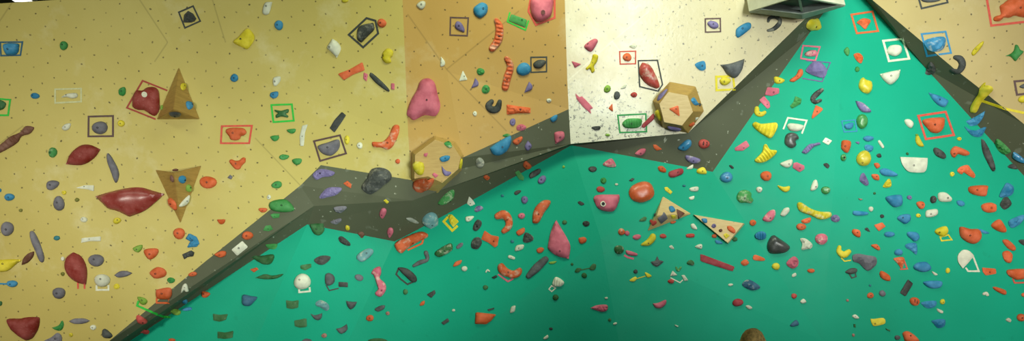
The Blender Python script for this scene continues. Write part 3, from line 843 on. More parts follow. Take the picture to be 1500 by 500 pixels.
T bp 10 c;300 128 430 132 422 262 297 257;brown tape square round a small purple hold, middle tan panel
h pu d p 330 190 345 158 375 165 400 205 400 235 375 230 345 215;362 192;small purple hold inside the brown tape square
h bl d p 468 65 490 40 530 18 570 40 568 90 540 122 510 132 475 105;540 68;large blue rounded hold near the top of the middle tan panel
h or rc t 635 150 18 655 190 28 658 240 30 645 300 30 605 355 25;655 265;upper orange ribbed sausage hold on the middle tan panel
T gb 10 o;735 90 717 158 848 220 872 150;bright green tape bracket round the slanted green block
h gn p q 745 103 860 145 850 202 725 152;822 147;slanted green block inside the green tape bracket
T rd 13 o;888 -20 870 82 925 183 1062 130 1062 -20;red tape outline round the big pink hold at the top edge
h pk d p 900 -15 1040 -15 1045 70 1020 130 935 160 888 85;972 95 16 br;big pink hold with a hole inside the red tape outline, top edge
h wh d p *230 415 258 450 255 480 225 485;233 462;upper of two white triangle holds right above the big pink nose
h bl d e 835 508 52 48 0;-;blue ball hold touching the black tape square, middle tan panel
T bk 9 c;888 420 1003 418 1003 525 890 530;black tape square beside the blue ball hold
h bk d p 905 468 940 440 990 442 995 465 960 500 920 498;-;black oval hold inside the black tape square by the blue ball
h pk d p 1278 345 1305 310 1355 283 1378 300 1360 340 1325 380;1303 325;pink rounded hold near the left side of the pale panel
h pk p q 1185 447 1258 470 1210 498;1210 482;small pink triangle hold left of the yellow bone on the pale panel
h yl d p 1345 398 1380 408 1370 455 1350 485 1355 520 1335 535 1320 505 1300 515 1290 500 1320 470 1335 430;1338 460;yellow bone-shaped hold on the pale panel under the pink rounded one
@ 600 100 5
h or rc t 710 -70 18 735 -30 24 735 10 26 715 70 28 700 140 26;712 85;lower orange ribbed sausage hold on the middle tan panel
h pk d p 75 105 110 78 150 78 185 110 205 190 225 280 190 350 110 345 35 380 5 365 -18 335 -5 280 20 220 55 160;130 237;huge pink nose-shaped hold at the fold of the tan wall
h gn f e 520 25 28 27 0;;upper of two small green knobs on the middle tan panel
h wh p q 390 15 425 85 362 95;400 60;lower of two white triangle holds, left of the green knobs
h pu d p *480 72 503 100 500 130 *450 147 465 115;-;purple half-moon between the white triangle and the lower green knob
h gn f e 558 155 30 32 0;;lower of two small green knobs, above the black C-shaped hold
h pu d p *875 97 900 130 890 160 *840 180 855 140;-;purple half-moon under the blue ball, middle tan panel
h bk d t 600 245 18 577 275 24 602 304 26 642 296 26 660 245 16;-;black C-shaped hold opening upward on the middle tan panel
h or f q 710 265 800 280 885 290 885 330 800 330 712 342;810 305;orange bow-tie slab hold right of the black C-shaped hold
h wh d e 1020 237 18 16 0;;tiny white knob above the dark band's upper right end, middle panel
h wh d e 478 333 16 18 0;;tiny white knob lower left of the black C-shaped hold
h pu d e 755 395 22 27 15;;small purple oval below the orange bow-tie slab
h pk f p 785 425 820 410 855 430 835 455 790 455;810 438;small pink jagged hold on the tan edge below the purple oval
h bl d p 1030 370 1060 345 1082 345 1075 380 1045 395;-;small blue hold on the tan edge near the pale panel
h gn dc p 680 495 710 480 740 490 720 507;-;small chalky green hold on the tan edge above the big blue half-disc
h pk d p 1060 500 1065 470 1125 465 1130 515 1075 552 1065 540;1098 505;pink block hold at the upper right end of the dark band
h lm d e 1448 152 24 29 20;1443 152;olive yellow oval hold in the middle of the speckled pale panel
h pk p q 1212 182 1243 212 1262 205 1300 243 1345 292 1322 300 1330 335 1272 285 1225 228;-;pink forked bar hold low on the left of the pale panel
h or p q 1485 258 1490 320 1455 295;-;small orange triangle right of the pink forked bar, pale panel
h bk f p 1335 430 1395 425 1390 452 1350 452;-;black flat hold among the specks at the pale panel's bottom left
h lm d e 1450 490 18 10 0;-;tiny lime hold at the bottom edge of the speckled pale panel
@ 600 200 5
h gn dc p 255 45 290 35 312 75 290 85 260 65;-;chalky green hold at the top of the left hexagon volume
h bl d p 220 160 260 140 295 145 285 175 240 188;262 160;blue hold in the middle of the left hexagon volume
h pu d p *235 215 265 250 305 262 290 285 260 288 240 260;-;purple claw hold on the lower right of the left hexagon volume
h yl dc p 20 205 50 185 100 195 108 240 95 280 60 280 25 240;-;pale yellow round hold on the left side of the left hexagon volume
h yl d e 371 200 12 38 5;-;yellow hold seen edge-on at the right rim of the left hexagon volume
h pk p q 165 280 180 265 212 285 190 305;-;small pink diamond hold low on the left hexagon volume
h or dc p 35 330 80 312 170 310 170 350 140 385 80 390 45 365;-;orange scalloped hold hanging under the left hexagon volume
h pk p q 105 125 135 120 125 150 105 145;-;faint pinkish chip hold at the upper left of the left hexagon volume
h gn dc p *205 490 225 460 270 415 310 390 328 400 320 445 280 480 230 500;290 465;chalky green crescent on the dark strip below the left hexagon volume
h bl d p *588 85 620 60 690 15 *740 -5 745 35 720 95 680 130 640 140 605 125;;big blue half-disc hold on the dark band
h or d p 755 45 770 20 820 0 825 25 790 62;795 30;orange hold on the dark band right of the big blue half-disc
h pu d p *865 30 895 70 865 105 843 75;875 70;purple triangular hold on the dark band below the orange one
h gw fc e 515 190 30 35 0;-;whitish rock hold on the dark band below the big blue half-disc
h or d p 830 215 850 180 893 218 860 240;850 205;orange hold on the dark strip edge above the green bar
h or d p 540 300 560 282 588 300 565 320;;small orange hold in the middle of the dark strip
h gn p q 760 245 785 235 840 300 832 325 800 315;-;green bar hold crossing from the dark strip to the teal wall
h bk dc p 875 290 890 265 940 238 962 245 950 275 890 308;-;black hold with white stripes right of the green bar
h pu d e 970 318 25 35 40;965 320;purple oval hold below the black striped one near the green bar
h wh p q 435 438 472 475 455 497 418 490;440 483;white triangle hold on the edge of dark strip and teal
h lm d e 1128 223 10 10 0;-;tiny yellowish dot hold under the peak of the central teal wall
h bk f p 765 415 785 397 815 395 812 410 780 430;-;small black hold above a purple knob, below the green bar
h pu d e 842 465 26 27 0;;small purple knob above the orange crescent, central teal wall
h bk dc e 1340 240 32 20 0;-;black oval hold with chalk left of the pink and white chip, teal
h gn d e 1420 325 22 22 0;1412 322;small green ball above the small red oval, central teal
h rd d e 1398 388 30 22 0;-;small red oval hold above the pink block with a white ring
h te d e 680 435 12 10 0;-;tiny dark teal knob right of the white triangle on teal
@ 840 230 6.25
h pk fc p 270 65 320 25 355 20 390 85 340 95 290 85;-;pink and white chip hold high on the central teal wall
h bk f p 40 420 60 405 100 430 70 445;-;small black chip left of the pink block with a white ring
h pk d p 185 378 230 350 *415 348 420 390 375 490 300 500 230 475 200 430;262 442 26 wh;pink block hold with a white ring left of the big orange egg
@ 600 300 5
h or dc p 900 110 905 60 930 10 980 -30 1030 -28 1025 5 985 60 965 100 940 135 905 135;945 75;orange chalky crescent hold above the pink sail
h gb dc e 150 107 58 48 -20;155 125;pale blue and white egg hold at the teal edge below the dark strip
h or dc t 645 85 24 690 75 34 725 110 28 725 160 25 690 195 18;718 115;orange hook-shaped chalky hold above the orange bone
h pk d e 820 83 25 22 0;;small pink oval hold right of the orange hook
h or p q 550 190 600 225 655 235 645 300 625 315 580 280 525 255;617 270;bright orange bone-shaped slab on the central teal wall
h bk fc p 450 290 470 250 510 240 530 280 500 325 460 320;-;black chalky rock touching the left end of the orange bone slab
h or d p 780 205 800 185 840 170 840 205 800 228;-;orange chip hold just above a black rock, right of the orange bone slab
h bk fc p 830 265 850 205 900 230 905 260 860 280;-;black chalky rock under the orange chip, left of the pink sail
h wh d p 770 335 785 300 835 295 830 325 790 340;800 320;larger white hold below the black rock left of the pink sail
h te d e 752 270 14 12 0;-;tiny dark knob left of the black rock by the pink sail
h wh d p 722 390 730 370 770 385 765 403;745 388;smaller white hold above the orange animal-shaped hold
h or d p 930 330 960 313 985 325 970 350 940 355;-;small orange hold at the left of the pink sail's foot
h pk d p *1075 115 1120 190 1155 250 1178 310 *1165 398 1090 380 1040 350 *1012 320 1025 240 1050 160;1102 345;big pink sail-shaped hold in the middle of the teal wall
h or d e 1268 260 28 23 0;-;small orange hold right of the pink sail
h bk fc e 1293 140 27 20 0;-;small black hold right of the pink sail's tip
h dg d e 1135 130 18 16 0;-;tiny dark green knob beside the pink sail's tip
h dg d e 1190 437 10 10 0;-;tiny dark dot hold below the right foot of the pink sail
@ 580 280 7.14
h gw dc p 105 285 160 280 215 310 240 335 195 335 130 310;-;thin chalky crescent hold on the dark strip left of the pale egg
T yl 22 o;545 272 500 320 590 415 645 365;yellow tape diamond under the yellow hold on teal
h yl f q 545 250 585 245 660 320 600 380 560 330;-;yellow block hold over the yellow tape diamond
h wh d p 730 310 735 270 815 265 790 305 755 322;765 295;white hold between the yellow tape diamond and the purple chip
h pu fc p 820 205 840 165 885 155 912 185 850 220;-;small purple chip hold below the white triangle on the teal edge
h bk f p 805 400 820 340 855 300 895 320 890 370 840 420;850 375;black rounded rock below the purple chip, right of the yellow diamond
@ 570 330 5.55
h or dc p 50 150 130 100 250 55 310 70 310 100 250 130 150 190 100 230 60 200;195 150;long orange chalky hold at the left corner of the central teal wall
T or 12 o;278 118 268 150 150 205;orange tape strip under the long orange chalky hold
h gd d t 200 332 11 250 305 18 310 280 15 300 225 18;-;grey Z-shaped hold below the long orange chalky hold
h dg dc p 370 235 400 200 490 150 515 165 510 205 450 245 400 260;455 215;green chalky jug hold left of the black rock and orange bone slab
h gy f p 545 180 570 150 600 145 595 170 560 195;-;small grey chip between the green jug and the black rock
h or d p 520 335 540 300 590 285 580 315 545 335;-;small orange chip below the grey chip and green jug
h wh d e 612 355 24 22 0;-;small white round hold below the small orange chip, center-left teal
h wh d t 788 382 6 800 366 7 815 376 6;-;tiny white hook hold left above the orange animal-shaped hold
h bk d p 78 345 150 355 215 410 225 455 190 465 130 415 90 375;-;black curved jug hold with a black tape loop, center-left teal
T bk 12 o;78 350 58 400 95 440 150 482 195 462;black tape loop under the black curved jug
@ 700 350 5.55
h gd d t 550 168 26 480 235 34 412 305 22;-;long dark grey sausage hold leaning under the pink sail
h lm d p 580 190 640 183 620 203 585 205;-;thin olive hold at the top end of the dark grey sausage
h or dc p 165 260 165 215 200 200 240 240 290 260 340 235 360 260 340 305 280 325 240 310 200 300;250 275;orange chalky animal-shaped hold on the central teal wall
T pk 12 o;165 290 245 348 290 325;pink tape bracket under the orange animal-shaped hold
h bk p q 110 315 150 295 160 310 130 328;-;small black chip touching the left of the orange animal-shaped hold
h dg d e 62 397 22 19 0;-;dark green round hold below left of the orange animal-shaped hold
h dg d e 632 478 25 24 0;-;dark green round hold below the white leaf with tape
h wh rc p 605 360 635 310 700 350 680 385 640 390 615 385;-;white leaf-like hold with a small white tape square
T wh 8 c;600 382 578 410 600 430 632 402;small white tape square under the white leaf-like hold
@ 840 330 5.55
h dg p p 10 380 30 350 65 355 40 385;-;left one of three dark linked chips right of the pink sail's foot
h dg p p 130 350 160 315 185 325 175 360 145 368;-;right one of three dark linked chips right of the pink sail's foot
h dg d e 88 410 22 22 0;-;lowest of three dark chips right of the pink sail's foot
T dg 8 o;60 366 95 358 135 350;dark tape line joining the dark chips right of the pink sail
h or d p 45 105 100 105 105 130 75 152 50 145;-;small orange block far right of the pink sail, mid height
h or dc e 390 55 28 28 0;;round cream and orange hold left of the small plywood pyramid
h pk d e 436 66 20 20 0;-;small pink knob stuck to the right of the cream and orange round
h pk d e 515 97 33 22 -10;-;pink oval hold left of the yellow banana
h yl d p 550 155 600 115 635 70 665 80 665 120 620 165 560 168;605 150;yellow banana-shaped hold under the small plywood pyramid
h rd d e 728 90 27 19 0;-;red oval hold right of the yellow banana
h wh f p 778 175 800 165 818 195 790 190;-;tiny white hook hold right below the yellow banana
h dg dc e 370 200 38 38 0;-;dark green round hold with a white face beside the red pink jug
h pk d p 430 205 515 230 510 250 440 240;-;red pink jug hold right of the dark green round hold
T pk 14 o;412 245 440 262 490 275;pink tape strip under the red pink jug
h gd f q 625 300 665 290 680 250 695 285 735 295 710 320 680 340 650 330;-;dark grey star-like hold below the yellow banana
h bk d e 505 378 17 17 0;-;tiny black knob above the two small yellow holds joined by tape
h yl p p 455 450 500 420 515 435 490 460;-;left of two small yellow holds joined by a tape line
h yl p p 580 385 610 395 635 415 600 425;-;right of two small yellow holds joined by a tape line
T yl 6 o;510 437 585 415;thin yellow tape line joining two small yellow holds
h gn dc t 835 345 8 850 368 10 872 345 8;-;small green ring-like hold above the two white triangles on teal
h wh p q 805 370 845 408 785 415;806 402;left of two white triangle holds joined by white tape
h rd d e 793 458 27 17 0;-;small red oval directly under the left taped white triangle
@ 600 400 5
h bk p q 125 160 185 125 190 150 160 185;-;black chip above a small orange chip, lower left of the central teal
h or d p 75 240 85 215 110 205 105 235;-;small orange chip below the black chip, lower left central teal
h wh d e 322 275 12 10 0;-;tiny white dot hold left of the big orange wedge near the bottom
h bk p q 232 365 280 332 292 355 250 383;-;black chip left below the tiny white dot near the bottom
h or d q 485 288 635 305 600 350 560 378 478 375;-;big orange wedge hold near the bottom of the central teal wall
h bk p q 570 268 620 255 620 266 580 280;-;thin black chip just above the big orange wedge
h wh d p 735 290 745 250 775 242 770 280 750 292;-;white oval hold right of the big orange wedge
h wh d e 1440 185 12 8 0;-;tiny white dot hold above the pink teardrop near the bottom
h pk f p *1325 258 1370 238 1445 235 1445 275 1400 285;-;pink teardrop hold near the bottom, right of center
h bk d e 1035 410 13 10 0;-;tiny dark dot hold above the lowest white chip
h wh d p 980 478 1010 455 1015 475 990 488;-;lowest white chip hold at the bottom of the central teal wall
h dg d e 1465 345 12 12 0;-;tiny dark green dot below the pink teardrop
@ 900 0 5
T bp 9 c;665 138 775 135 777 232 667 236;purplish tape square near the top of the pale panel
h pu d p 680 170 705 152 750 165 762 195 735 212 700 200;718 178;purple hold inside the tape square near the top of the pale panel
h bl d p 888 235 900 205 960 168 995 170 998 205 960 240 910 275 892 265;930 210;blue bean-shaped hold high on the pale panel by the black hook
T rd 8 c;38 378 155 375 155 467 42 470;red tape square round a small orange disc on the pale panel
h or d e 93 420 32 30 0;85 420;orange disc hold inside the red tape square, pale panel
T bk 9 c;175 445 315 442 352 620 320 668 185 635;dark tape outline round the red lens on the pale panel
h rd dcg p *205 458 260 480 305 560 330 630 *308 650 240 620 190 560 183 500;-;crimson lens-shaped hold inside the dark tape outline, pale panel
h wh p p 110 340 135 325 165 330 145 358;;small white chip above the red tape square, pale panel
h bl p p 590 470 655 447 668 500 645 518 615 508;640 483;small blue hold left of the grey bowl on the pale panel
h gd d p *775 475 850 465 *950 432 935 505 900 560 870 572 825 545 795 500;-;dark grey bowl-shaped hold above the yellow taped hold
@ 900 100 5
T yl 14 c;745 62 868 58 880 155 748 162;yellow tape square at the edge of the pale panel
h yl d p 770 90 800 65 850 80 845 105 815 125 785 120;798 98;yellow hold inside the yellow tape square under the grey bowl
h wh p p 45 150 65 128 90 118 80 145;68 133;small white chip left of the crimson lens's tape outline
h gd d e 18 200 22 32 10;;dark grey oval hold left of a red dot, pale panel
h rd d e 143 195 23 20 0;;small round red hold below the white chip, pale panel
T gd_ 10 c;25 345 230 335 235 465 40 472;green tape frame at the bottom of the pale panel
h gn r p 60 400 100 370 190 370 200 400 175 435 100 440 65 425;122 405;green ribbed hold inside the green tape frame, pale panel
h cr d q 285 330 295 345 290 375 215 440 198 432 205 410;-;red bar hold between the green tape frame and the right hexagon volume
@ 930 110 5
h pu d p 165 185 180 145 235 105 235 125 200 175 175 190;-;purple hold on the upper left side of the right hexagon volume
h yl d p 150 265 185 255 205 325 185 330 160 290;-;yellow hold on the left side of the right hexagon volume
h pu d p 245 365 330 385 335 405 290 410 250 390;-;purple hold on the bottom side of the right hexagon volume
h bl f p 400 185 430 165 465 200 475 215 440 222 410 205;-;blue hold on the right side of the right hexagon volume
h bk d e 474 217 11 13 0;-;tiny black knob next to the blue hold on the right hexagon volume
h wh p q 440 310 470 310 440 335;-;small white triangle on the lower right side of the right hexagon volume
h or d p 390 360 430 345 440 360 420 378 395 375;-;orange hold on the lower right side of the right hexagon volume
h or p q 248 247 318 222 328 305;300 248;orange triangle hold in the middle of the right hexagon volume's face
@ 1090 0 10
h bk dc t 352 312 20 375 262 26 460 245 32 525 295 28 500 365 34 430 425 30 352 448 20;-;black question-mark hook hold under the open grey volume
h yl dg p 870 360 890 300 950 270 1040 280 1090 275 1120 310 1120 390 1060 440 970 450 900 410;1025 385;glossy yellow blob hold right under the tip of the open grey volume
@ 1160 0 2.94
T pk 6 c;48 197 120 203 100 262 38 252;pink tape square round a pink hold at the teal wedge's left edge
T pu 4 o;60 262 165 270 130 352 45 338;purple tape frame round the knobbly purple rock
h pu f p 60 300 95 265 130 275 150 305 135 335 90 325 65 312;-;knobbly purple rock hold inside the purple tape frame
@ 900 0 5
h pk dc p 1395 392 1430 370 1478 372 1472 410 1410 413;;pink hold inside the pink tape square
@ 900 100 5
h yl d p 1165 75 1185 62 1245 85 1225 110 1180 110;1205 95;yellow half-moon on the teal edge above two pink blocks
h or d p 1285 85 1330 50 1350 10 1378 12 1375 55 1320 98 1290 98;1338 62;orange banana hold left of the purple tape frame
h pk p q 1118 140 1205 148 1205 185 1150 205 1100 195;1163 180;upper of two pink blocks on the teal edge
h pk p q 1058 235 1095 205 1135 250 1140 285 1120 298;1117 268;lower of two pink blocks on the teal edge
h yl d t 1042 297 18 1045 328 20 1075 338 18 1100 325 13;1058 335;yellow crescent hold below the two pink blocks
h gn f q 1285 275 1310 250 1325 205 1370 225 1365 260 1300 297;-;green twisted block hold right of the upper pink block
@ 1090 100 6.25
h bk dc t 710 200 18 660 240 26 627 282 22 650 310 18 697 295 15;-;black and grey C-shaped hold under the purple tape frame
h or p p *655 340 715 370 700 400 *625 465 620 440;665 400;orange triangular hold directly below the black and grey C-shaped hold
@ 1090 160 6.25
T wh 13 o;358 185 400 80 572 105 528 225;white tape bracket round a white hold at the teal wedge
h wh d p 395 145 430 130 530 145 545 170 500 200 430 200 400 170;-;white rounded hold under the white tape bracket
h yl r p 75 145 100 118 150 135 220 130 290 125 305 160 280 220 240 268 180 240 110 190;-;upper yellow ribbed shell hold near the teal edge
h yl r p 95 470 130 430 165 390 180 330 205 325 235 370 295 380 280 420 200 480 130 492;-;lower yellow ribbed shell hold, spread like a fan
h bk dg p 370 285 385 235 430 215 480 230 500 270 470 290 475 330 440 358 400 345 375 320;-;glossy black round hold under the white taped hold
h pu r p 530 390 590 325 640 315 685 305 695 325 640 345 575 405 545 405;-;purple bent finger hold right of the glossy black round hold
h wh p q 715 300 745 260 805 290 770 330;765 297;white diamond plate hold right of the purple bent finger
@ 900 200 5
h pk d p 150 128 190 92 228 92 222 120 190 142;190 122;pinkish red hold on the right dark face, lower left
h or p q 283 60 305 60 350 95 310 105 288 85;-;orange chip hold on the right dark face beside the pinkish red one
h bl dg p 465 85 490 55 530 25 560 30 560 70 520 105 480 100;500 80;blue kidney hold on the right dark face
h rd d e 655 55 40 35 0;642 52 12 sl/668 54 12 sl;red round hold with slits on the right dark face
h pu dc p 518 150 535 138 625 165 615 195 560 195 525 170;575 178;pale purple bowl hold low on the right dark face
h wh d p 528 235 575 205 572 235 550 240;-;white chip hold on the lower edge of the right dark face
h yl d p 605 245 640 228 665 240 672 275 610 270;640 260;yellow hold on the lower tip of the right dark face
h or d p 318 225 350 218 378 245 370 265 330 255;348 240;small orange hold left of the dark red block on teal
h cr d p 395 275 410 255 480 235 503 245 498 275 440 300 405 298;460 268;dark red block hold below the edge of the right dark face
h pk p q 880 85 965 30 990 70 940 105 885 105;945 85;pink and white wedge hold left of the yellow fan shell
h bl dg e 820 300 45 40 0;820 308;round blue glossy ball below the tip of the right dark face
h bk d p 840 215 855 210 875 230 860 237;-;tiny dark chip above the round blue ball
h or d e 1110 290 42 35 0;;orange round hold below the yellow fan shell
h wh d p 1212 200 1295 168 1300 205 1265 230;1272 205;white triangular hold left of a pink block, below the black round hold
h pk p q 1310 195 1335 190 1390 215 1390 240 1355 262 1305 230;1355 235;pink block hold right of the white triangular hold
h yl d p 1195 360 1240 370 1282 365 1280 395 1250 408 1215 390;-;yellow chip hold below the pink block, left of the white tooth
h wh d e 1060 390 22 22 0;;small white ring-like knob beside the big chalky green knob
h wh d p 1435 395 1455 330 1480 320 1490 365 1470 390;1470 370;white tooth-shaped hold left of the green swirl hold
h gn dc p 895 450 915 405 960 393 1000 415 1000 445 1015 465 1000 490 960 485 920 485;945 455;big chalky green knob above the black boulder
h or dg p 105 410 135 360 210 332 265 350 290 410 270 455 200 485 130 465;-;big glossy orange egg hold on the central teal wall
h yl p q 365 375 385 370 425 408 410 425 370 395;393 397;small yellow bar above the small plywood pyramid
h wh d p 548 385 570 372 612 370 610 400 565 402;585 388;upper white hold right of the small yellow bar
h wh d p 545 450 565 440 585 438 580 460 555 465;;lower white hold above the flat plywood triangle's corner
h bk p q 105 325 130 305 148 310 130 330;-;small dark chip above the big glossy orange egg
h wh d e 15 352 12 8 0;-;tiny white dot left of the big glossy orange egg
h te d e 510 362 12 8 0;-;tiny dark knob left of the upper white hold by the yellow bar
@ 1090 240 5.55
h yl rc p 430 330 460 315 540 365 620 390 700 395 700 435 620 455 540 420 450 385;-;long yellow ribbed caterpillar hold at the right teal fold
@ 930 280 6.25
h bl d p 310 150 340 140 370 180 330 195;-;blue hold on the small plywood pyramid
h br p q 380 165 460 205 420 240 385 210;-;reddish brown hold on the small plywood pyramid's right corner
h yl p q 330 220 370 220 380 245 340 255;362 233;small yellow hold on the small plywood pyramid
h gy p q 205 250 280 205 300 250 240 300;-;grey purple plate hold on the small plywood pyramid
h rd d p 155 300 185 270 200 290 165 320;-;small red hold low on the small plywood pyramid's left face
h bk d e 187 220 9 18 10;-;small black hold at the left edge of the small plywood pyramid
h or d e 350 287 28 11 -15;-;orange hold peeking out beneath the small plywood pyramid
h bl d p 610 255 655 255 660 290 630 290;-;blue hold on the left corner of the flat plywood triangle
h pu d e 722 320 21 19 0;722 320;purple ring hold on the flat plywood triangle
h br d e 785 362 16 15 0;-;tiny brown knob on the flat plywood triangle
h or d p 845 325 885 325 920 365 905 390 855 360;-;orange leaf hold on the right of the flat plywood triangle
h yl p q 808 402 833 385 868 410 833 438;838 405;yellow square hold near the bottom tip of the flat plywood triangle
h or d p 705 405 735 395 748 425 712 428;-;orange hold half hidden under the flat plywood triangle's left edge
h bl d p 735 452 775 455 805 482 745 482;-;blue hold half hidden under the flat plywood triangle's bottom tip
h dg d e 915 442 24 20 0;-;dark green hold right of the flat plywood triangle's bottom tip
h wh d p 510 310 540 300 570 350 525 345;-;white and dark half-moon between the two plywood triangles
@ 900 300 5
h dg p p 180 120 215 90 235 95 225 120;-;small dark green wedge left of the small plywood pyramid
h rd d p 525 220 555 212 585 217 580 240 530 240;-;small red bar under the gap between the plywood triangles
h wh d p 590 310 620 290 642 295 635 325;;small white hold above the long dark red bar
h or d e 1013 133 25 22 0;;small orange hold right of the flat plywood triangle
h pk dc p 1085 105 1130 50 1170 38 1178 75 1150 120 1110 125;1135 100;pink and white bean hold left of the white oval, right of the plywood triangle
h wh d p 1215 75 1240 30 1275 22 1280 50 1245 85;-;white oval hold between the pink bean and the yellow caterpillar
h bl r e 1070 228 42 33 0;-;blue ribbed round hold left of the black boulder
h bk dg p 1118 310 1130 260 1160 225 1200 245 1280 305 1260 345 1200 360 1140 355;1218 322;big smooth black boulder hold on the teal wall
h or f p 1370 115 1435 95 1430 130 1385 138;-;orange chip just below the yellow caterpillar
h or d e 1367 163 35 26 0;;orange oval below the orange chip, under the yellow caterpillar
h wh f p 1360 250 1400 250 1448 290 1440 320 1415 325 1370 330 1375 290;-;white horse-head-like hold right of the black boulder
h pk fc e 1515 252 44 42 0;-;pink chalky knob on the right teal fold
h cr p q 628 360 880 455 865 490 630 415;-;long dark red bar hold below the flat plywood triangle
h dg dc p 530 425 555 405 582 420 578 445 540 440;-;dark green hold with a pale streak left of the long red bar
h or f p 925 425 960 400 985 430 950 450;-;red orange chip just right of the long dark red bar
h or p p 1018 375 1040 370 1098 395 1090 412 1020 405;-;orange chip under the black boulder's left side
h yl d e 1182 453 29 26 20;-;yellow nut-like hold below the black boulder
h pk f p 1258 430 1310 380 1345 405 1340 450 1300 468;1310 432;pink faceted hold below the black boulder, right of the yellow nut
h or d e 1440 485 28 15 0;-;small orange hold right below the pink faceted hold
@ 900 400 5
h wh p q 490 18 512 15 540 55 512 60;514 40;right of two white triangle holds joined by white tape
T wh 7 o;410 36 480 72 500 52;white V-shaped tape line joining two white triangle holds
h wh p p 1300 15 1325 0 1332 20 1305 32;;white chip hold below the pink faceted hold
h wh d e 850 88 18 10 -8;-;tiny white bar left of the dark blue jagged rock
h db fc p 935 90 960 55 1000 55 1065 100 1040 125 990 125;-;dark blue jagged rock hold above the person's head
h cr d e 903 218 40 28 -15;-;dark crimson oval hold above the person's head
h wh d p 960 245 985 238 1010 258 985 268;-;small white bar right of the dark crimson oval
h rd d e 1315 170 20 20 0;-;small red round hold near a white chip, lower right teal
h wh d p 1360 210 1385 190 1405 215 1375 225;-;white chip right below the small red round hold, lower right
h db d p 1285 385 1330 345 1350 380 1310 395;-;dim dark blue hold near the bottom right of the person
h pk d p *280 225 320 220 375 198 375 230 340 258 300 255;-;pink lips-shaped hold in the lower central teal
h wh p q 440 378 470 390 460 398 445 390;-;tiny pale chip near the bottom below the pink lips
h wh d e 5 372 15 8 -15;-;tiny white sliver hold near the bottom below the pink teardrop
@ 1200 0 5
T or 12 c;235 108 390 85 430 228 275 245;orange tape square near the top of the teal wedge
h or f p 275 165 320 135 375 150 355 190 335 215 300 185;-;orange wedge hold inside the orange tape square on the teal wedge
T wh 14 c;468 300 610 285 658 430 510 448;white tape square at the right edge of the teal wedge
h wh dc p 495 375 520 335 590 335 600 380 560 412 510 398;-;white ball hold inside the white tape square
T bk 12 o;722 -30 750 62 940 18 926 -30;black tape frame cut by the top edge, right tan panel
h gd d p 750 -15 880 -15 885 3 820 18 760 12;-;dark grey hold in the black tape frame at the top edge
T bl 12 c;750 250 925 232 965 388 790 410;blue tape square round a rough blue hold, right tan panel
h bl fc p 770 300 850 272 918 275 920 330 890 370 830 378 785 345;-;rough blue bowl hold inside the blue tape square
T rd 15 o;1222 -40 1260 188 1540 156;red tape corner round the lobster-like hold, top right
h or d p 1275 140 1290 120 1330 105 1322 50 1350 25 1400 -5 1520 -10 1540 120 1480 125 1430 115 1390 130 1350 130 1320 155 1285 155;1450 65;big orange lobster-like hold inside the red tape, top right corner
h yl d p 1115 390 1140 350 1185 310 1205 305 1195 335 1160 380 1130 408;1142 362;thin yellow slanted hold on the right tan panel
h gn d p 1365 410 1400 395 1425 370 1435 330 1455 335 1470 365 1495 380 1460 420 1435 448 1400 415;-;green four-pointed star hold on the right tan panel
h gn d p 180 370 205 345 222 375 210 410 190 395;-;small green leaf hold on the teal wedge under the orange tape square
h or f p 252 400 290 390 320 420 305 465 270 440;-;orange chip hold beside the small green leaf on the teal wedge
@ 1380 60 6.25
h bk d t 122 152 22 165 168 33 185 220 32 150 278 26 100 265 12;-;black hook hold over the tan edge below the blue tape square
@ 1350 85 5
h bk f p 38 95 62 30 100 70 92 112;-;small black rock on the right dark band left of the black hook
@ 1200 100 5
h gn d e 278 8 17 19 0;-;tiny green knob above the glossy yellow potato hold
h wh d p *442 45 520 25 *592 12 575 75 520 120 470 85;512 62;big white trapezoid hold on the teal wedge under the white tape square
h yl dg p 288 130 300 85 320 70 340 85 380 100 385 150 360 185 325 180 300 160;-;glossy yellow potato hold on the teal wedge
h pu dc p *265 240 320 255 378 310 360 325 310 318 280 280;-;purple leaf hold with a pale edge below the yellow potato
h gn dg e 313 390 42 52 0;-;glossy green egg hold beside the small blue tape square
T bl 7 c;165 388 262 380 275 462 182 468;small blue tape square on the teal wedge
h bl d p 185 415 240 398 250 420 230 445 195 445;-;small blue hold inside the small blue tape square
h bl d p *800 180 870 200 940 235 935 262 915 285 870 270 830 230;870 235;blue leaf-shaped hold near the right edge of teal, above the red square
T rd 14 c;725 350 925 320 985 490 780 520;red tape square on the right teal wall
h or d p 755 395 780 372 900 362 915 390 905 440 870 475 820 470 790 440;828 420;orange half-disc hold inside the red tape square on teal
h wh d p 625 380 660 375 690 405 670 440 635 415;-;small white hold left of the red tape square on teal
h yl d p 1115 290 1130 240 1165 190 1180 140 1230 125 1270 140 1265 175 1225 210 1190 250 1165 300 1130 300;-;big yellow horn hold crossing the right dark band
T yl 16 o;1195 240 1380 302 1530 335;yellow tape tail running right from the big yellow horn
h bl f p *1080 375 1130 362 *1215 312 1200 360 1160 410 1110 410 1085 390;-;upper of two blue jug holds at the right teal edge
h bl f p *1062 428 1100 450 1150 455 1205 435 1200 480 1170 505 1120 495 1085 460;-;lower of two blue jug holds at the right teal edge
T bp 14 o;1535 88 1430 97 1448 195 1535 184;purplish tape frame cut by the right edge
h gd d p 1465 135 1500 115 1530 120 1530 145 1490 148;-;grey hold in the purplish tape frame at the right edge
h yl d e 1490 228 34 26 -20;-;yellow hold just below the purplish tape frame at the right edge
h lm d e 715 490 12 8 0;-;tiny lime dot hold left of the red tape square on teal
@ 1200 200 5
h bl d p 320 15 350 -5 395 5 390 25 350 38;-;blue hold directly above another blue one, over the yellow ball
h or d p 160 75 170 30 230 40 215 110 190 118 165 95;180 75;orange block hold right of the teal fold above a small green ring
h gn dc e 177 155 20 27 0;177 157 8 pk/177 157 8 pk;small green ring-like hold under the orange block by the teal fold
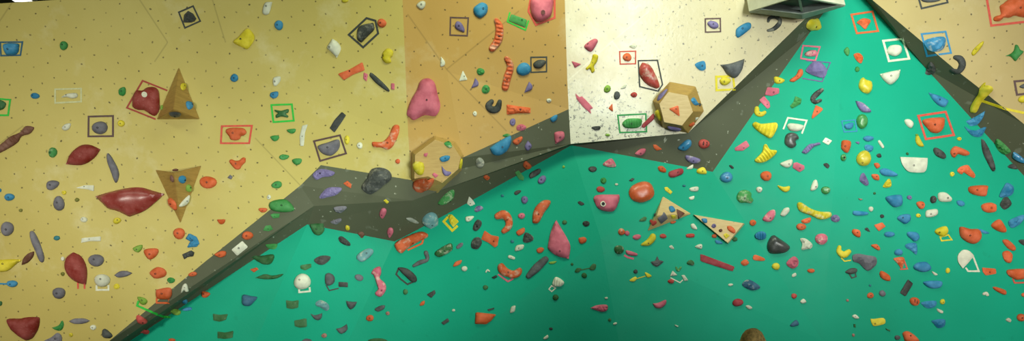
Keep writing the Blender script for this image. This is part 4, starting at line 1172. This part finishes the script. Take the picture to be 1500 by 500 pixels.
h pu d p 265 42 290 38 295 48 285 57;-;tiny purple chip above left of the yellow ball
h bl f p 330 75 350 60 395 75 380 110 345 105;-;blue chunk hold touching the top of the yellow ball
h yl dg e 325 162 52 58 0;305 195;big yellow ball hold on the right teal wall
h wh d p 430 40 445 30 475 75 460 85;-;small white half-moon right of the blue chunk
h bk f p 420 135 445 125 455 150 430 155;-;small black chip right of the yellow ball
h or d p 400 200 430 195 445 220 420 235;-;small orange chip right of the yellow ball, above the blue lens
h bl d p 445 245 490 235 570 275 555 293 480 290 448 270;-;flat blue lens hold right below the yellow ball
h or d p 382 280 430 280 438 320 400 315;;small orange chip left below the flat blue lens
h pu f p 295 320 305 280 325 268 345 300 362 345 345 362 315 345;-;purple boot-shaped hold below the yellow ball
h yl f p 465 370 505 312 525 330 522 370;-;yellow triangular chip below the flat blue lens
h bk f p 30 205 55 195 75 215 60 235;-;small black chip beside the right teal fold
h gn dcg e 47 395 32 30 0;-;green swirl ball hold on the right teal fold
h yl d p 705 5 725 -5 745 30 765 72 730 72 708 45;-;yellow shark-fin hold under the red tape square's left corner
h wh p p *590 152 690 155 *790 160 785 225 765 262 700 265 645 255 605 205;683 215;biggest white half-disc plate on the right teal wall
h bk d p 835 95 855 82 905 110 928 145 910 165 860 145 840 120;860 125;black bean hold right of the biggest white plate
h or d p 960 110 985 75 1020 78 1090 110 1095 135 1060 142 1015 130 990 155 970 145;980 130;orange boot-shaped hold right of the black bean
h or f p 1010 255 1030 225 1085 210 1110 240 1140 280 1130 305 1090 285 1060 265 1040 278;-;orange bent hold under the orange boot
h yl d e 973 277 17 17 0;;tiny yellow knob left of the orange bent hold
h yl d e 1025 18 17 13 0;;tiny yellow knob under the red tape square's right corner
h bk d p *1185 20 1210 35 1250 110 1285 210 1285 250 1265 252 1230 190 1195 110;1272 235;long black blade hold near the right teal edge
h gn f p 1290 55 1310 18 1400 100 1385 125 1350 130 1310 95;1325 75;green wedge hold on the right teal edge
h bl dg p 1415 140 1430 115 1500 165 1510 195 1470 190 1425 165;1435 145;blue kidney hold on the right dark band below the green wedge
h bk f p 1380 220 1420 200 1450 240 1400 235;-;black fin hold at the right teal edge near the blue kidney
h or d p 1090 390 1110 365 1225 360 1228 395 1215 438 1150 432 1105 415;1140 395;orange fish-shaped hold in the upper right teal area
h bl f p 1318 440 1350 370 1375 340 1420 370 1415 420 1370 445;-;blue jagged rock above a black rock near the right edge
h bl d p 487 445 590 428 608 470 600 505 555 520 515 495;-;blue bowl-shaped hold, upper one in the column of blue holds
h pu d e 660 448 18 16 0;;small purple knob right of the blue bowl
h or d p 710 490 740 475 770 490 765 525 735 530;;orange knob left of the black round hold and white bean
h bk d e 835 463 24 27 0;835 460;small black round hold touching a white bean
h wh d p 868 430 885 410 930 415 968 455 955 478 880 475;928 452;upper white bean hold beside the small black round hold
h bl d e 1035 490 32 20 20;-;small blue hold right of the upper white bean
h pb d p 285 455 318 460 300 468;-;tiny red sliver hold left of the blue bowl
h dg d e 405 417 10 9 0;-;tiny green dot hold left above the blue bowl
h dg d e 645 127 10 10 0;-;tiny green dot hold above the biggest white plate
@ 1330 260 5.55
h bk f p 750 210 795 155 840 215 790 262 755 240;-;black rock under the blue jagged rock near the right edge
@ 1200 300 5
h or d p 1185 15 1200 -5 1250 -15 1290 0 1295 20 1290 50 1240 60 1200 45;;orange oval hold under the orange fish
h pu fc e 118 102 33 27 0;-;purple knob at the right end of the yellow caterpillar
h bl d p 245 55 260 45 350 55 350 75 280 82 248 72;-;flat blue bar hold left below the blue bowl
h wh d e 378 32 18 18 0;-;small white ball at the right end of the flat blue bar
h bk f e 460 85 15 14 0;-;tiny black three-lobed chip above the orange square
h bl d p 570 100 600 75 660 72 665 115 630 142 595 125;600 98;blue teardrop hold below the blue bowl
h yl d e 725 80 17 15 0;;tiny yellow knob left of the lower white bean
h wh d p 778 70 785 45 820 35 862 35 865 70 830 90 785 92;805 70;lower white bean hold above the yellow taped jug
h or p q 400 150 460 130 485 160 435 195;-;orange square hold right of a black chip, right teal wall
h or d p 240 205 250 180 295 190 300 235 270 235;;orange chip left of the small black and white chip
h bk f p 332 180 352 168 372 198 355 195;-;small black and white chip between the orange chip and orange square
h bl d e 513 218 40 20 0;-;flat blue oval right below the orange square
h bl d p 643 225 650 200 715 205 732 245 700 272 670 250;-;blue rounded hold right of the flat blue oval
h bl f p 628 300 650 285 710 285 712 365 670 335 640 320;-;blue pointed hold hanging beneath the blue rounded one
h bl d e 580 350 30 24 0;-;small blue hold just above the orange and white taped hold
h or d p 378 300 420 290 445 320 430 335;;small orange chip above the grey cloud hold's right side
h yl d p 845 200 865 175 925 158 942 195 925 225 900 235 865 220;870 205;yellow jug hold over a yellow tape loop
T yl 9 c;885 238 945 222 970 258 895 265;yellow tape loop under the yellow jug
h or d p 1025 180 1040 162 1100 178 1165 182 1185 225 1170 265 1130 288 1075 270 1035 235;1080 228;largest orange shield hold on the right teal wall
h bl f p 1165 175 1245 205 1220 215 1180 200;-;blue sliver hold behind the largest orange shield's right corner
h or d p 1258 150 1310 108 1340 130 1368 185 1350 205 1290 185;-;orange pointed hold left of a blue lump near the right edge
h bl f p 1385 140 1400 110 1490 75 1495 110 1460 150 1410 172;-;blue lumpy hold at the right edge beside the orange pointed one
h or d p 1340 265 1380 258 1435 310 1425 340 1380 320;-;orange slanted oval, upper of a touching pair near the right edge
h or d p 1340 355 1380 338 1412 370 1400 425 1360 415;-;orange rounded hold, lower of a touching pair near the right edge
h bk f p 1460 265 1490 255 1520 270 1510 300 1480 290;-;black hold cut by the right edge beside the orange pair
h wh p p 1015 420 1015 370 1050 333 1095 340 *1130 375 1085 430 *1048 468;-;white quarter-disc hold with a white tape triangle
T wh 11 o;1126 380 1168 488 1090 488 1072 462;white tape triangle below the white quarter-disc
h yl d t 147 312 14 145 345 20 180 368 25 215 345 18;-;yellow hook hold left of the grey cloud-like hold
T yl 8 o;158 388 185 415 232 408;yellow tape loop under the yellow hook
h gy f p 243 375 280 360 340 370 410 385 418 430 395 460 360 485 330 470 290 430 250 415;-;big grey cloud-like hold on the right teal wall
h bl d p 690 450 720 425 780 420 815 455 810 480 760 495 700 475;-;blue dome hold right of the orange and white taped hold
@ 1200 350 5.55
h bk d p 210 270 260 240 305 245 300 275 250 290;-;black jug hold below the grey cloud-like hold
T bk 9 o;245 290 265 320 300 308 292 280;black tape loop under the black jug below the grey cloud
h or d p 490 280 510 262 570 300 575 340 540 340 500 315;-;orange bean hold below right of the grey cloud
h or fc p 605 160 680 150 690 190 670 245 650 220 625 190;-;orange and white chalky hold with red tape, below the blue column
T rd 9 o;685 165 715 245 655 250;red tape line beside the orange and white chalky hold
h te d e 413 380 10 9 0;-;tiny dark dot above the small orange ball, right teal
h gy d e 512 445 27 25 20;-;small grey oval right of the small orange ball, lower right teal
h or d e 415 462 27 24 0;;small orange ball hold in the lower right teal area
h bk p q 720 330 762 365 700 470 655 440;-;flat black rectangular plate on the right teal wall
@ 1350 340 5.55
h wh d p 85 320 130 345 110 355 88 335;-;small white chip at the lower right of the blue dome
h yl d e 212 315 18 22 0;-;tiny yellow knob left of the white tape triangle
h bl d p 15 405 155 400 158 445 110 462 50 450;-;wide blue block hold below the blue dome
h or p q 490 290 600 300 605 340 520 355 495 325;548 328;orange block right of the white tape triangle
h or d p 690 320 720 305 860 305 860 370 780 390 735 375 700 350;-;orange jug cut by the right edge, over red tape
T rd 11 o;740 380 755 415 860 412;red tape bracket under the orange jug at the right edge
@ 1200 400 5
h or d p 1270 105 1300 105 1365 130 1358 162 1290 130;-;orange bar hold below the orange jug and block near the right
h wh d t 1205 155 10 1222 150 12 1232 162 11;-;small white hook left of the orange bar near the right
h or d e 1497 162 18 15 0;-;orange sliver cut by the right edge below the taped jug
h pb d e 207 202 10 10 0;-;tiny pinkish dot left of the small orange ball, lower right
h wh d p 240 318 265 305 292 332 262 335;;white chip hold left of the yellow brick near the bottom
h dg d q 250 375 265 375 268 400 252 400;-;tiny dark green chip under the white chip near the bottom
h pb d e 250 457 10 12 0;-;tiny pink dot near the bottom right of the teal fold
h yl p p 375 340 400 338 470 332 480 370 420 388 392 385;405 372;yellow brick-like hold near the bottom of the right teal wall
h dg p q 485 405 520 420 515 430 490 418;-;small dark green chip below the yellow brick
h gd d e 572 475 20 18 0;-;dark knob left of the orange hold cut by the bottom edge
h or d p 612 440 650 428 710 470 725 505 640 510 618 475;655 458;large orange hold cut by the bottom edge, right teal wall
h or d e 698 210 38 30 15;690 205 10 sl/706 214 10 sl;orange slotted round hold left of the blue block pair
h bl f p 750 215 850 205 850 245 800 262 760 240;-;middle blue block, below the wide blue one
h yl d e 902 212 18 20 0;;tiny yellow knob right of the middle blue block
h wh d p 862 262 905 280 900 298 870 285;-;small white bone chip above the lowest blue block
h bl f p 825 350 915 340 915 390 870 405 840 375;-;lowest blue block near the bottom of the right teal wall
h wh d p 1365 345 1385 330 1405 345 1400 362 1380 358;-;small white half-moon left of the lowest orange oval at right
h or d e 1480 328 36 27 10;;lowest orange oval cut by the right edge
"""
def parse(text):
    ox = oy = 0; s = 5.0; prev_tape = []
    for line in text.strip().splitlines():
        line = line.strip()
        if not line: continue
        if line[0] == '@':
            ox, oy, s = (float(v) for v in line[1:].split()); continue
        a, b, label = line.split(';'); tk = a.split()
        T = lambda x, y: (ox + float(x) / s, oy + float(y) / s)
        if tk[0] == 'T':
            nums = b.split(); pts = [T(nums[i], nums[i + 1]) for i in range(0, len(nums), 2)]
            code = {'gb': 'clt', 'rd': 'tr', 'pu': 'pv'}.get(tk[1], tk[1])
            make_tape(code, float(tk[2]) / s * 1.12, pts, tk[3] == 'c', label)
            continue
        code, style, shp, nums = tk[1], tk[2], tk[3], tk[4:]
        if shp == 'e':
            c = [float(v) for v in nums]; opx = [T(*p) for p in ellipse(*c)]
        elif shp == 't':
            opx = [T(*p) for p in stroke([float(v) for v in nums])]
        else:
            cor = [nums[i].startswith('*') for i in range(0, len(nums), 2)]
            pts = [(float(nums[i].strip('*')), float(nums[i + 1])) for i in range(0, len(nums), 2)]
            if shp == 'q': pts = chamfer(pts)
            else: pts = catmull(pts, cor)
            opx = [T(*p) for p in pts]
        bolt = None; spec = None
        bt = b.split()
        if b.strip() == '-': bolt = '-'
        elif '/' in b:
            spec = []
            for piece in b.split('/'):
                x, y, r, k = piece.split(); q = T(x, y); spec.append((q[0], q[1], float(r) / s, k))
        elif len(bt) >= 2:
            bolt = T(bt[0], bt[1])
            if len(bt) == 4: spec = (float(bt[2]) / s, bt[3])
        make_hold(code, style, opx, bolt, label, spec)
parse(DATA)
# ------------------------------------------------------------------ room
def box(name, lo, hi, mat):
    vs = [(x, y, z) for x in (lo[0], hi[0]) for y in (lo[1], hi[1]) for z in (lo[2], hi[2])]
    o = link(name, mesh(name, vs, [(0,1,3,2), (4,6,7,5), (0,4,5,1), (2,3,7,6), (0,2,6,4), (1,5,7,3)]), mat); return o
o = box('floor', (-12, -4, -.3), (12, 9.6, 0), plain_mat('crash_mat_vinyl', '4A5560', .6)); o['kind'] = 'structure'
o = box('ceiling_beam', (-12, 8.25, 5.50), (-5.2, 8.7, 5.95), plain_mat('beam_paint', '3A4028', .7)); o.name = 'trim_4'; o['kind'] = 'structure'

o = box('ceiling', (-12, -4, 7.0), (12, 10.2, 7.2), plain_mat('ceiling_paint', '5A5E52', .8)); o['kind'] = 'structure'
o = box('wall_back', (-12, 9.9, 0), (12, 10.2, 7.0), plain_mat('hall_wall_paint', '3A4030', .8)); o['kind'] = 'structure'
def strip_lamp():
    p = at(32, -1.5, 8.16); root = bpy.data.objects.new('strip_lamp', None); COL.objects.link(root); root.location = p
    tag(root, 'small lit strip lamp on the dark beam in the top left corner', 'lamp')
    def bx(name, lo, hi, m):
        vs = [(x, y, z) for x in (lo[0], hi[0]) for y in (lo[1], hi[1]) for z in (lo[2], hi[2])]
        o = link(name, mesh(name, vs, [(0,1,3,2), (4,6,7,5), (0,4,5,1), (2,3,7,6), (0,2,6,4), (1,5,7,3)]), m, root)
        bm = bmesh.new(); bm.from_mesh(o.data); bmesh.ops.bevel(bm, geom=bm.edges[:], offset=.004, segments=2, affect='EDGES'); bm.to_mesh(o.data); bm.free()
    m, nt, b = new_mat('lamp_glow'); b.inputs['Emission Color'].default_value = (1, 1, .9, 1); b.inputs['Emission Strength'].default_value = 1.2
    bx('housing', (-.12, 0, -.01), (.12, .09, .05), plain_mat('lamp_housing', 'B8BCA8', .5))
    bx('tube', (-.10, -.02, -.022), (.10, .03, .002), m)
strip_lamp()

# ------------------------------------------------------------------ the person whose head shows at the bottom edge
def skin_obj(name, pts, edges, mat, parent=None, sub=2, root=0):
    me = bpy.data.meshes.new(name); me.from_pydata([p[:3] for p in pts], edges, []); me.update()
    o = link(name, me, mat, parent)
    sk = o.modifiers.new('skin', 'SKIN')
    for i, p in enumerate(pts):
        d = me.skin_vertices[0].data[i]; r = p[3]; d.radius = r if isinstance(r, tuple) else (r, r)
    me.skin_vertices[0].data[root].use_root = True
    sb = o.modifiers.new('smooth', 'SUBSURF'); sb.levels = sub; sb.render_levels = sub
    sk.use_smooth_shade = True
    return o
def person():
    root = bpy.data.objects.new('person', None); COL.objects.link(root)
    root.location = (1.662, 5.0, 0)
    tag(root, 'person with short brown hair seen from behind at the bottom edge', 'person')
    skin = plain_mat('skin', 'C39A78', .5, var=.1); hair = plain_mat('hair_brown', 'E2C070', .75, var=.6, scale=60)
    shirt = plain_mat('shirt_cloth', '4A5A62', .8); trous = plain_mat('trouser_cloth', '30343C', .8)
    # body faces the wall (+y)
    p = [(0,0,.95,(.15,.11)), (0,0,1.12,(.14,.10)), (0,-.01,1.28,(.16,.11)), (0,-.01,1.38,(.13,.09)), (0,0,1.47,(.055,.055)), (0,.015,1.53,(.062,.07)), (0,.02,1.60,(.072,.092)), (0,.012,1.655,(.045,.055))]
    e = [(0,1),(1,2),(2,3),(3,4),(4,5),(5,6),(6,7)]
    for sx in (-1, 1):
        b = len(p)
        p += [(sx*.17,-.01,1.39,.055), (sx*.21,-.01,1.12,.042), (sx*.22,.04,.90,.030), (sx*.22,.06,.86,(.022,.036)), (sx*.22,.075,.80,(.018,.036))]
        e += [(3,b),(b,b+1),(b+1,b+2),(b+2,b+3),(b+3,b+4)]
        for k, (dy, l) in enumerate(((-.027,.062),(-.009,.074),(.009,.070),(.027,.056))):
            f = len(p); p += [(sx*.22,.075+dy,.79,.0095), (sx*.215,.082+dy,.79-l*.5,.009), (sx*.205,.082+dy,.79-l,.0075)]
            e += [(b+4,f),(f,f+1),(f+1,f+2)]
        f = len(p); p += [(sx*.21,.105,.845,.011), (sx*.20,.128,.81,.010), (sx*.195,.135,.785,.008)]; e += [(b+3,f),(f,f+1),(f+1,f+2)]
        g = len(p); p += [(sx*.09,0,.86,.09), (sx*.10,.005,.50,.062), (sx*.105,-.01,.10,.042), (sx*.105,.02,.04,(.042,.036)), (sx*.115,.13,.035,(.042,.028))]
        e += [(0,g),(g,g+1),(g+1,g+2),(g+2,g+3),(g+3,g+4)]
    skin_obj('body', p, e, skin, root)
    skin_obj('shirt', [(0,0,.93,(.165,.125)), (0,0,1.12,(.155,.115)), (0,-.01,1.28,(.175,.125)), (0,-.01,1.385,(.14,.10)), (-.18,-.01,1.395,.068), (-.205,-.01,1.20,.06), (.18,-.01,1.395,.068), (.205,-.01,1.20,.06)],
             [(0,1),(1,2),(2,3),(3,4),(4,5),(3,6),(6,7)], shirt, root)
    skin_obj('trousers', [(0,0,.94,(.16,.12)), (-.09,0,.85,.10), (-.10,.005,.50,.074), (-.105,-.01,.12,.056), (.09,0,.85,.10), (.10,.005,.50,.074), (.105,-.01,.12,.056)],
             [(0,1),(1,2),(2,3),(0,4),(4,5),(5,6)], trous, root)
    bm = bmesh.new(); bmesh.ops.create_icosphere(bm, subdivisions=4, radius=1.0)
    for v in bm.verts:
        c = v.co.copy(); n = noise.noise(c * 9) * .035 + noise.noise(c * 22) * .02
        v.co = Vector((c.x * .084 * (1 + n), c.y * .104 * (1 + n), c.z * .115 * (1 + n)))
    for v in list(bm.verts):
        if v.co.z < -.035 - .0 and v.co.y > -.02 or (v.co.y > .06 and v.co.z < .045): bm.verts.remove(v)
    me = bpy.data.meshes.new('hair'); bm.to_mesh(me); bm.free()
    o = link('hair', me, hair, root, smooth=True); o.location = (0, .008, 1.578)
    for sx in (-1, 1):
        bm = bmesh.new(); bmesh.ops.create_uvsphere(bm, u_segments=14, v_segments=10, radius=1)
        for v in bm.verts:
            r = math.hypot(v.co.y, v.co.z); v.co = Vector((v.co.x * .011 + sx * .004 * r, v.co.y * .02, v.co.z * .032))
        me = bpy.data.meshes.new('ear'); bm.to_mesh(me); bm.free()
        o = link('ear', me, skin, root, smooth=True); o.location = (sx * .086, .01, 1.575); o.rotation_euler = (0, 0, -sx * .4)
    bm = bmesh.new(); bmesh.ops.create_uvsphere(bm, u_segments=12, v_segments=10, radius=1)
    for v in bm.verts: v.co = Vector((v.co.x * .017 , v.co.y * .022, v.co.z * .028))
    me = bpy.data.meshes.new('nose'); bm.to_mesh(me); bm.free(); o = link('nose', me, skin, root, smooth=True); o.location = (0, .118, 1.565)
person()

# ------------------------------------------------------------------ light
def area(name, loc, target, size, sizey, power, col=(1, 1, 1), spread=180):
    l = bpy.data.lights.new(name, 'AREA'); l.shape = 'RECTANGLE'; l.size = size; l.size_y = sizey; l.energy = power; l.color = col; l.spread = math.radians(spread)
    o = bpy.data.objects.new(name, l); COL.objects.link(o); o.location = loc
    o.rotation_euler = (Vector(target) - Vector(loc)).to_track_quat('-Z', 'Y').to_euler()
    return o
area('ceiling_lamp_right', (3.4, 4.8, 6.6), (3.4, 8.5, 4.2), 2.4, 1.0, 12.5)
area('ceiling_lamp_left', (-5.2, 4.2, 6.5), (-5.2, 8.4, 3.0), 2.4, 1.0, 39.6, (.9, 1.0, .8))
area('ceiling_lamp_middle', (.4, 5.4, 6.6), (.4, 8.3, 4.8), 2.4, 1.0, 61.2, (.92, 1.0, .70), 125)
area('added_fill_right', (4.2, -.5, 3.6), (3.2, 8.4, 4.8), 1.2, .8, 30.0, (.9, 1, .95), 46)  # added fill from the front for the upper right panels
area('added_fill_far_right', (6.5, .5, 2.6), (6.4, 8.6, 3.0), 1.2, .8, 55.2, (1, .95, .85), 60)  # added fill to brighten the far right of the wall
area('added_fill_left', (-5.6, .2, 2.4), (-5.4, 8.4, 2.6), 1.2, .8, 41.5, (1, .96, .82), 60)  # added front fill for the lower left tan wall
area('added_fill_middle', (1.6, 2.2, 1.6), (-2.3, 8.6, 3.0), 1.2, .8, 30, (.9, 1, .9), 48)  # added low oblique fill, brightens the left teal face and ledge
area('added_fill_wedge', (3.6, 6.4, 6.2), (3.9, 8.5, 4.4), 1.6, .8, 25.2, (.9, 1, .85), 120)  # added fill close to the wall, brightens the teal wedge
# added area light placed so its mirror image puts glare on the varnished pale panel
P, N, _ = cast(905, 135)
d = (P - EYE).normalized(); r = d - 2 * d.dot(N) * N
q = P + r * ((P.y + 1.0) / max(-r.y, .1))
area('added_glare_light', q, P, 1.3, .9, 24, (.97, 1, .95), 70)
w = bpy.data.worlds.new('hall'); SC.world = w; w.use_nodes = True
w.node_tree.nodes['Background'].inputs[0].default_value = (1, 1, 1, 1); w.node_tree.nodes['Background'].inputs[1].default_value = .03
SC.view_settings.view_transform = 'Standard'; SC.view_settings.look = 'None'
SC.view_settings.gamma = 1; SC.view_settings.use_curve_mapping = False
SC.view_settings.exposure = 0.08
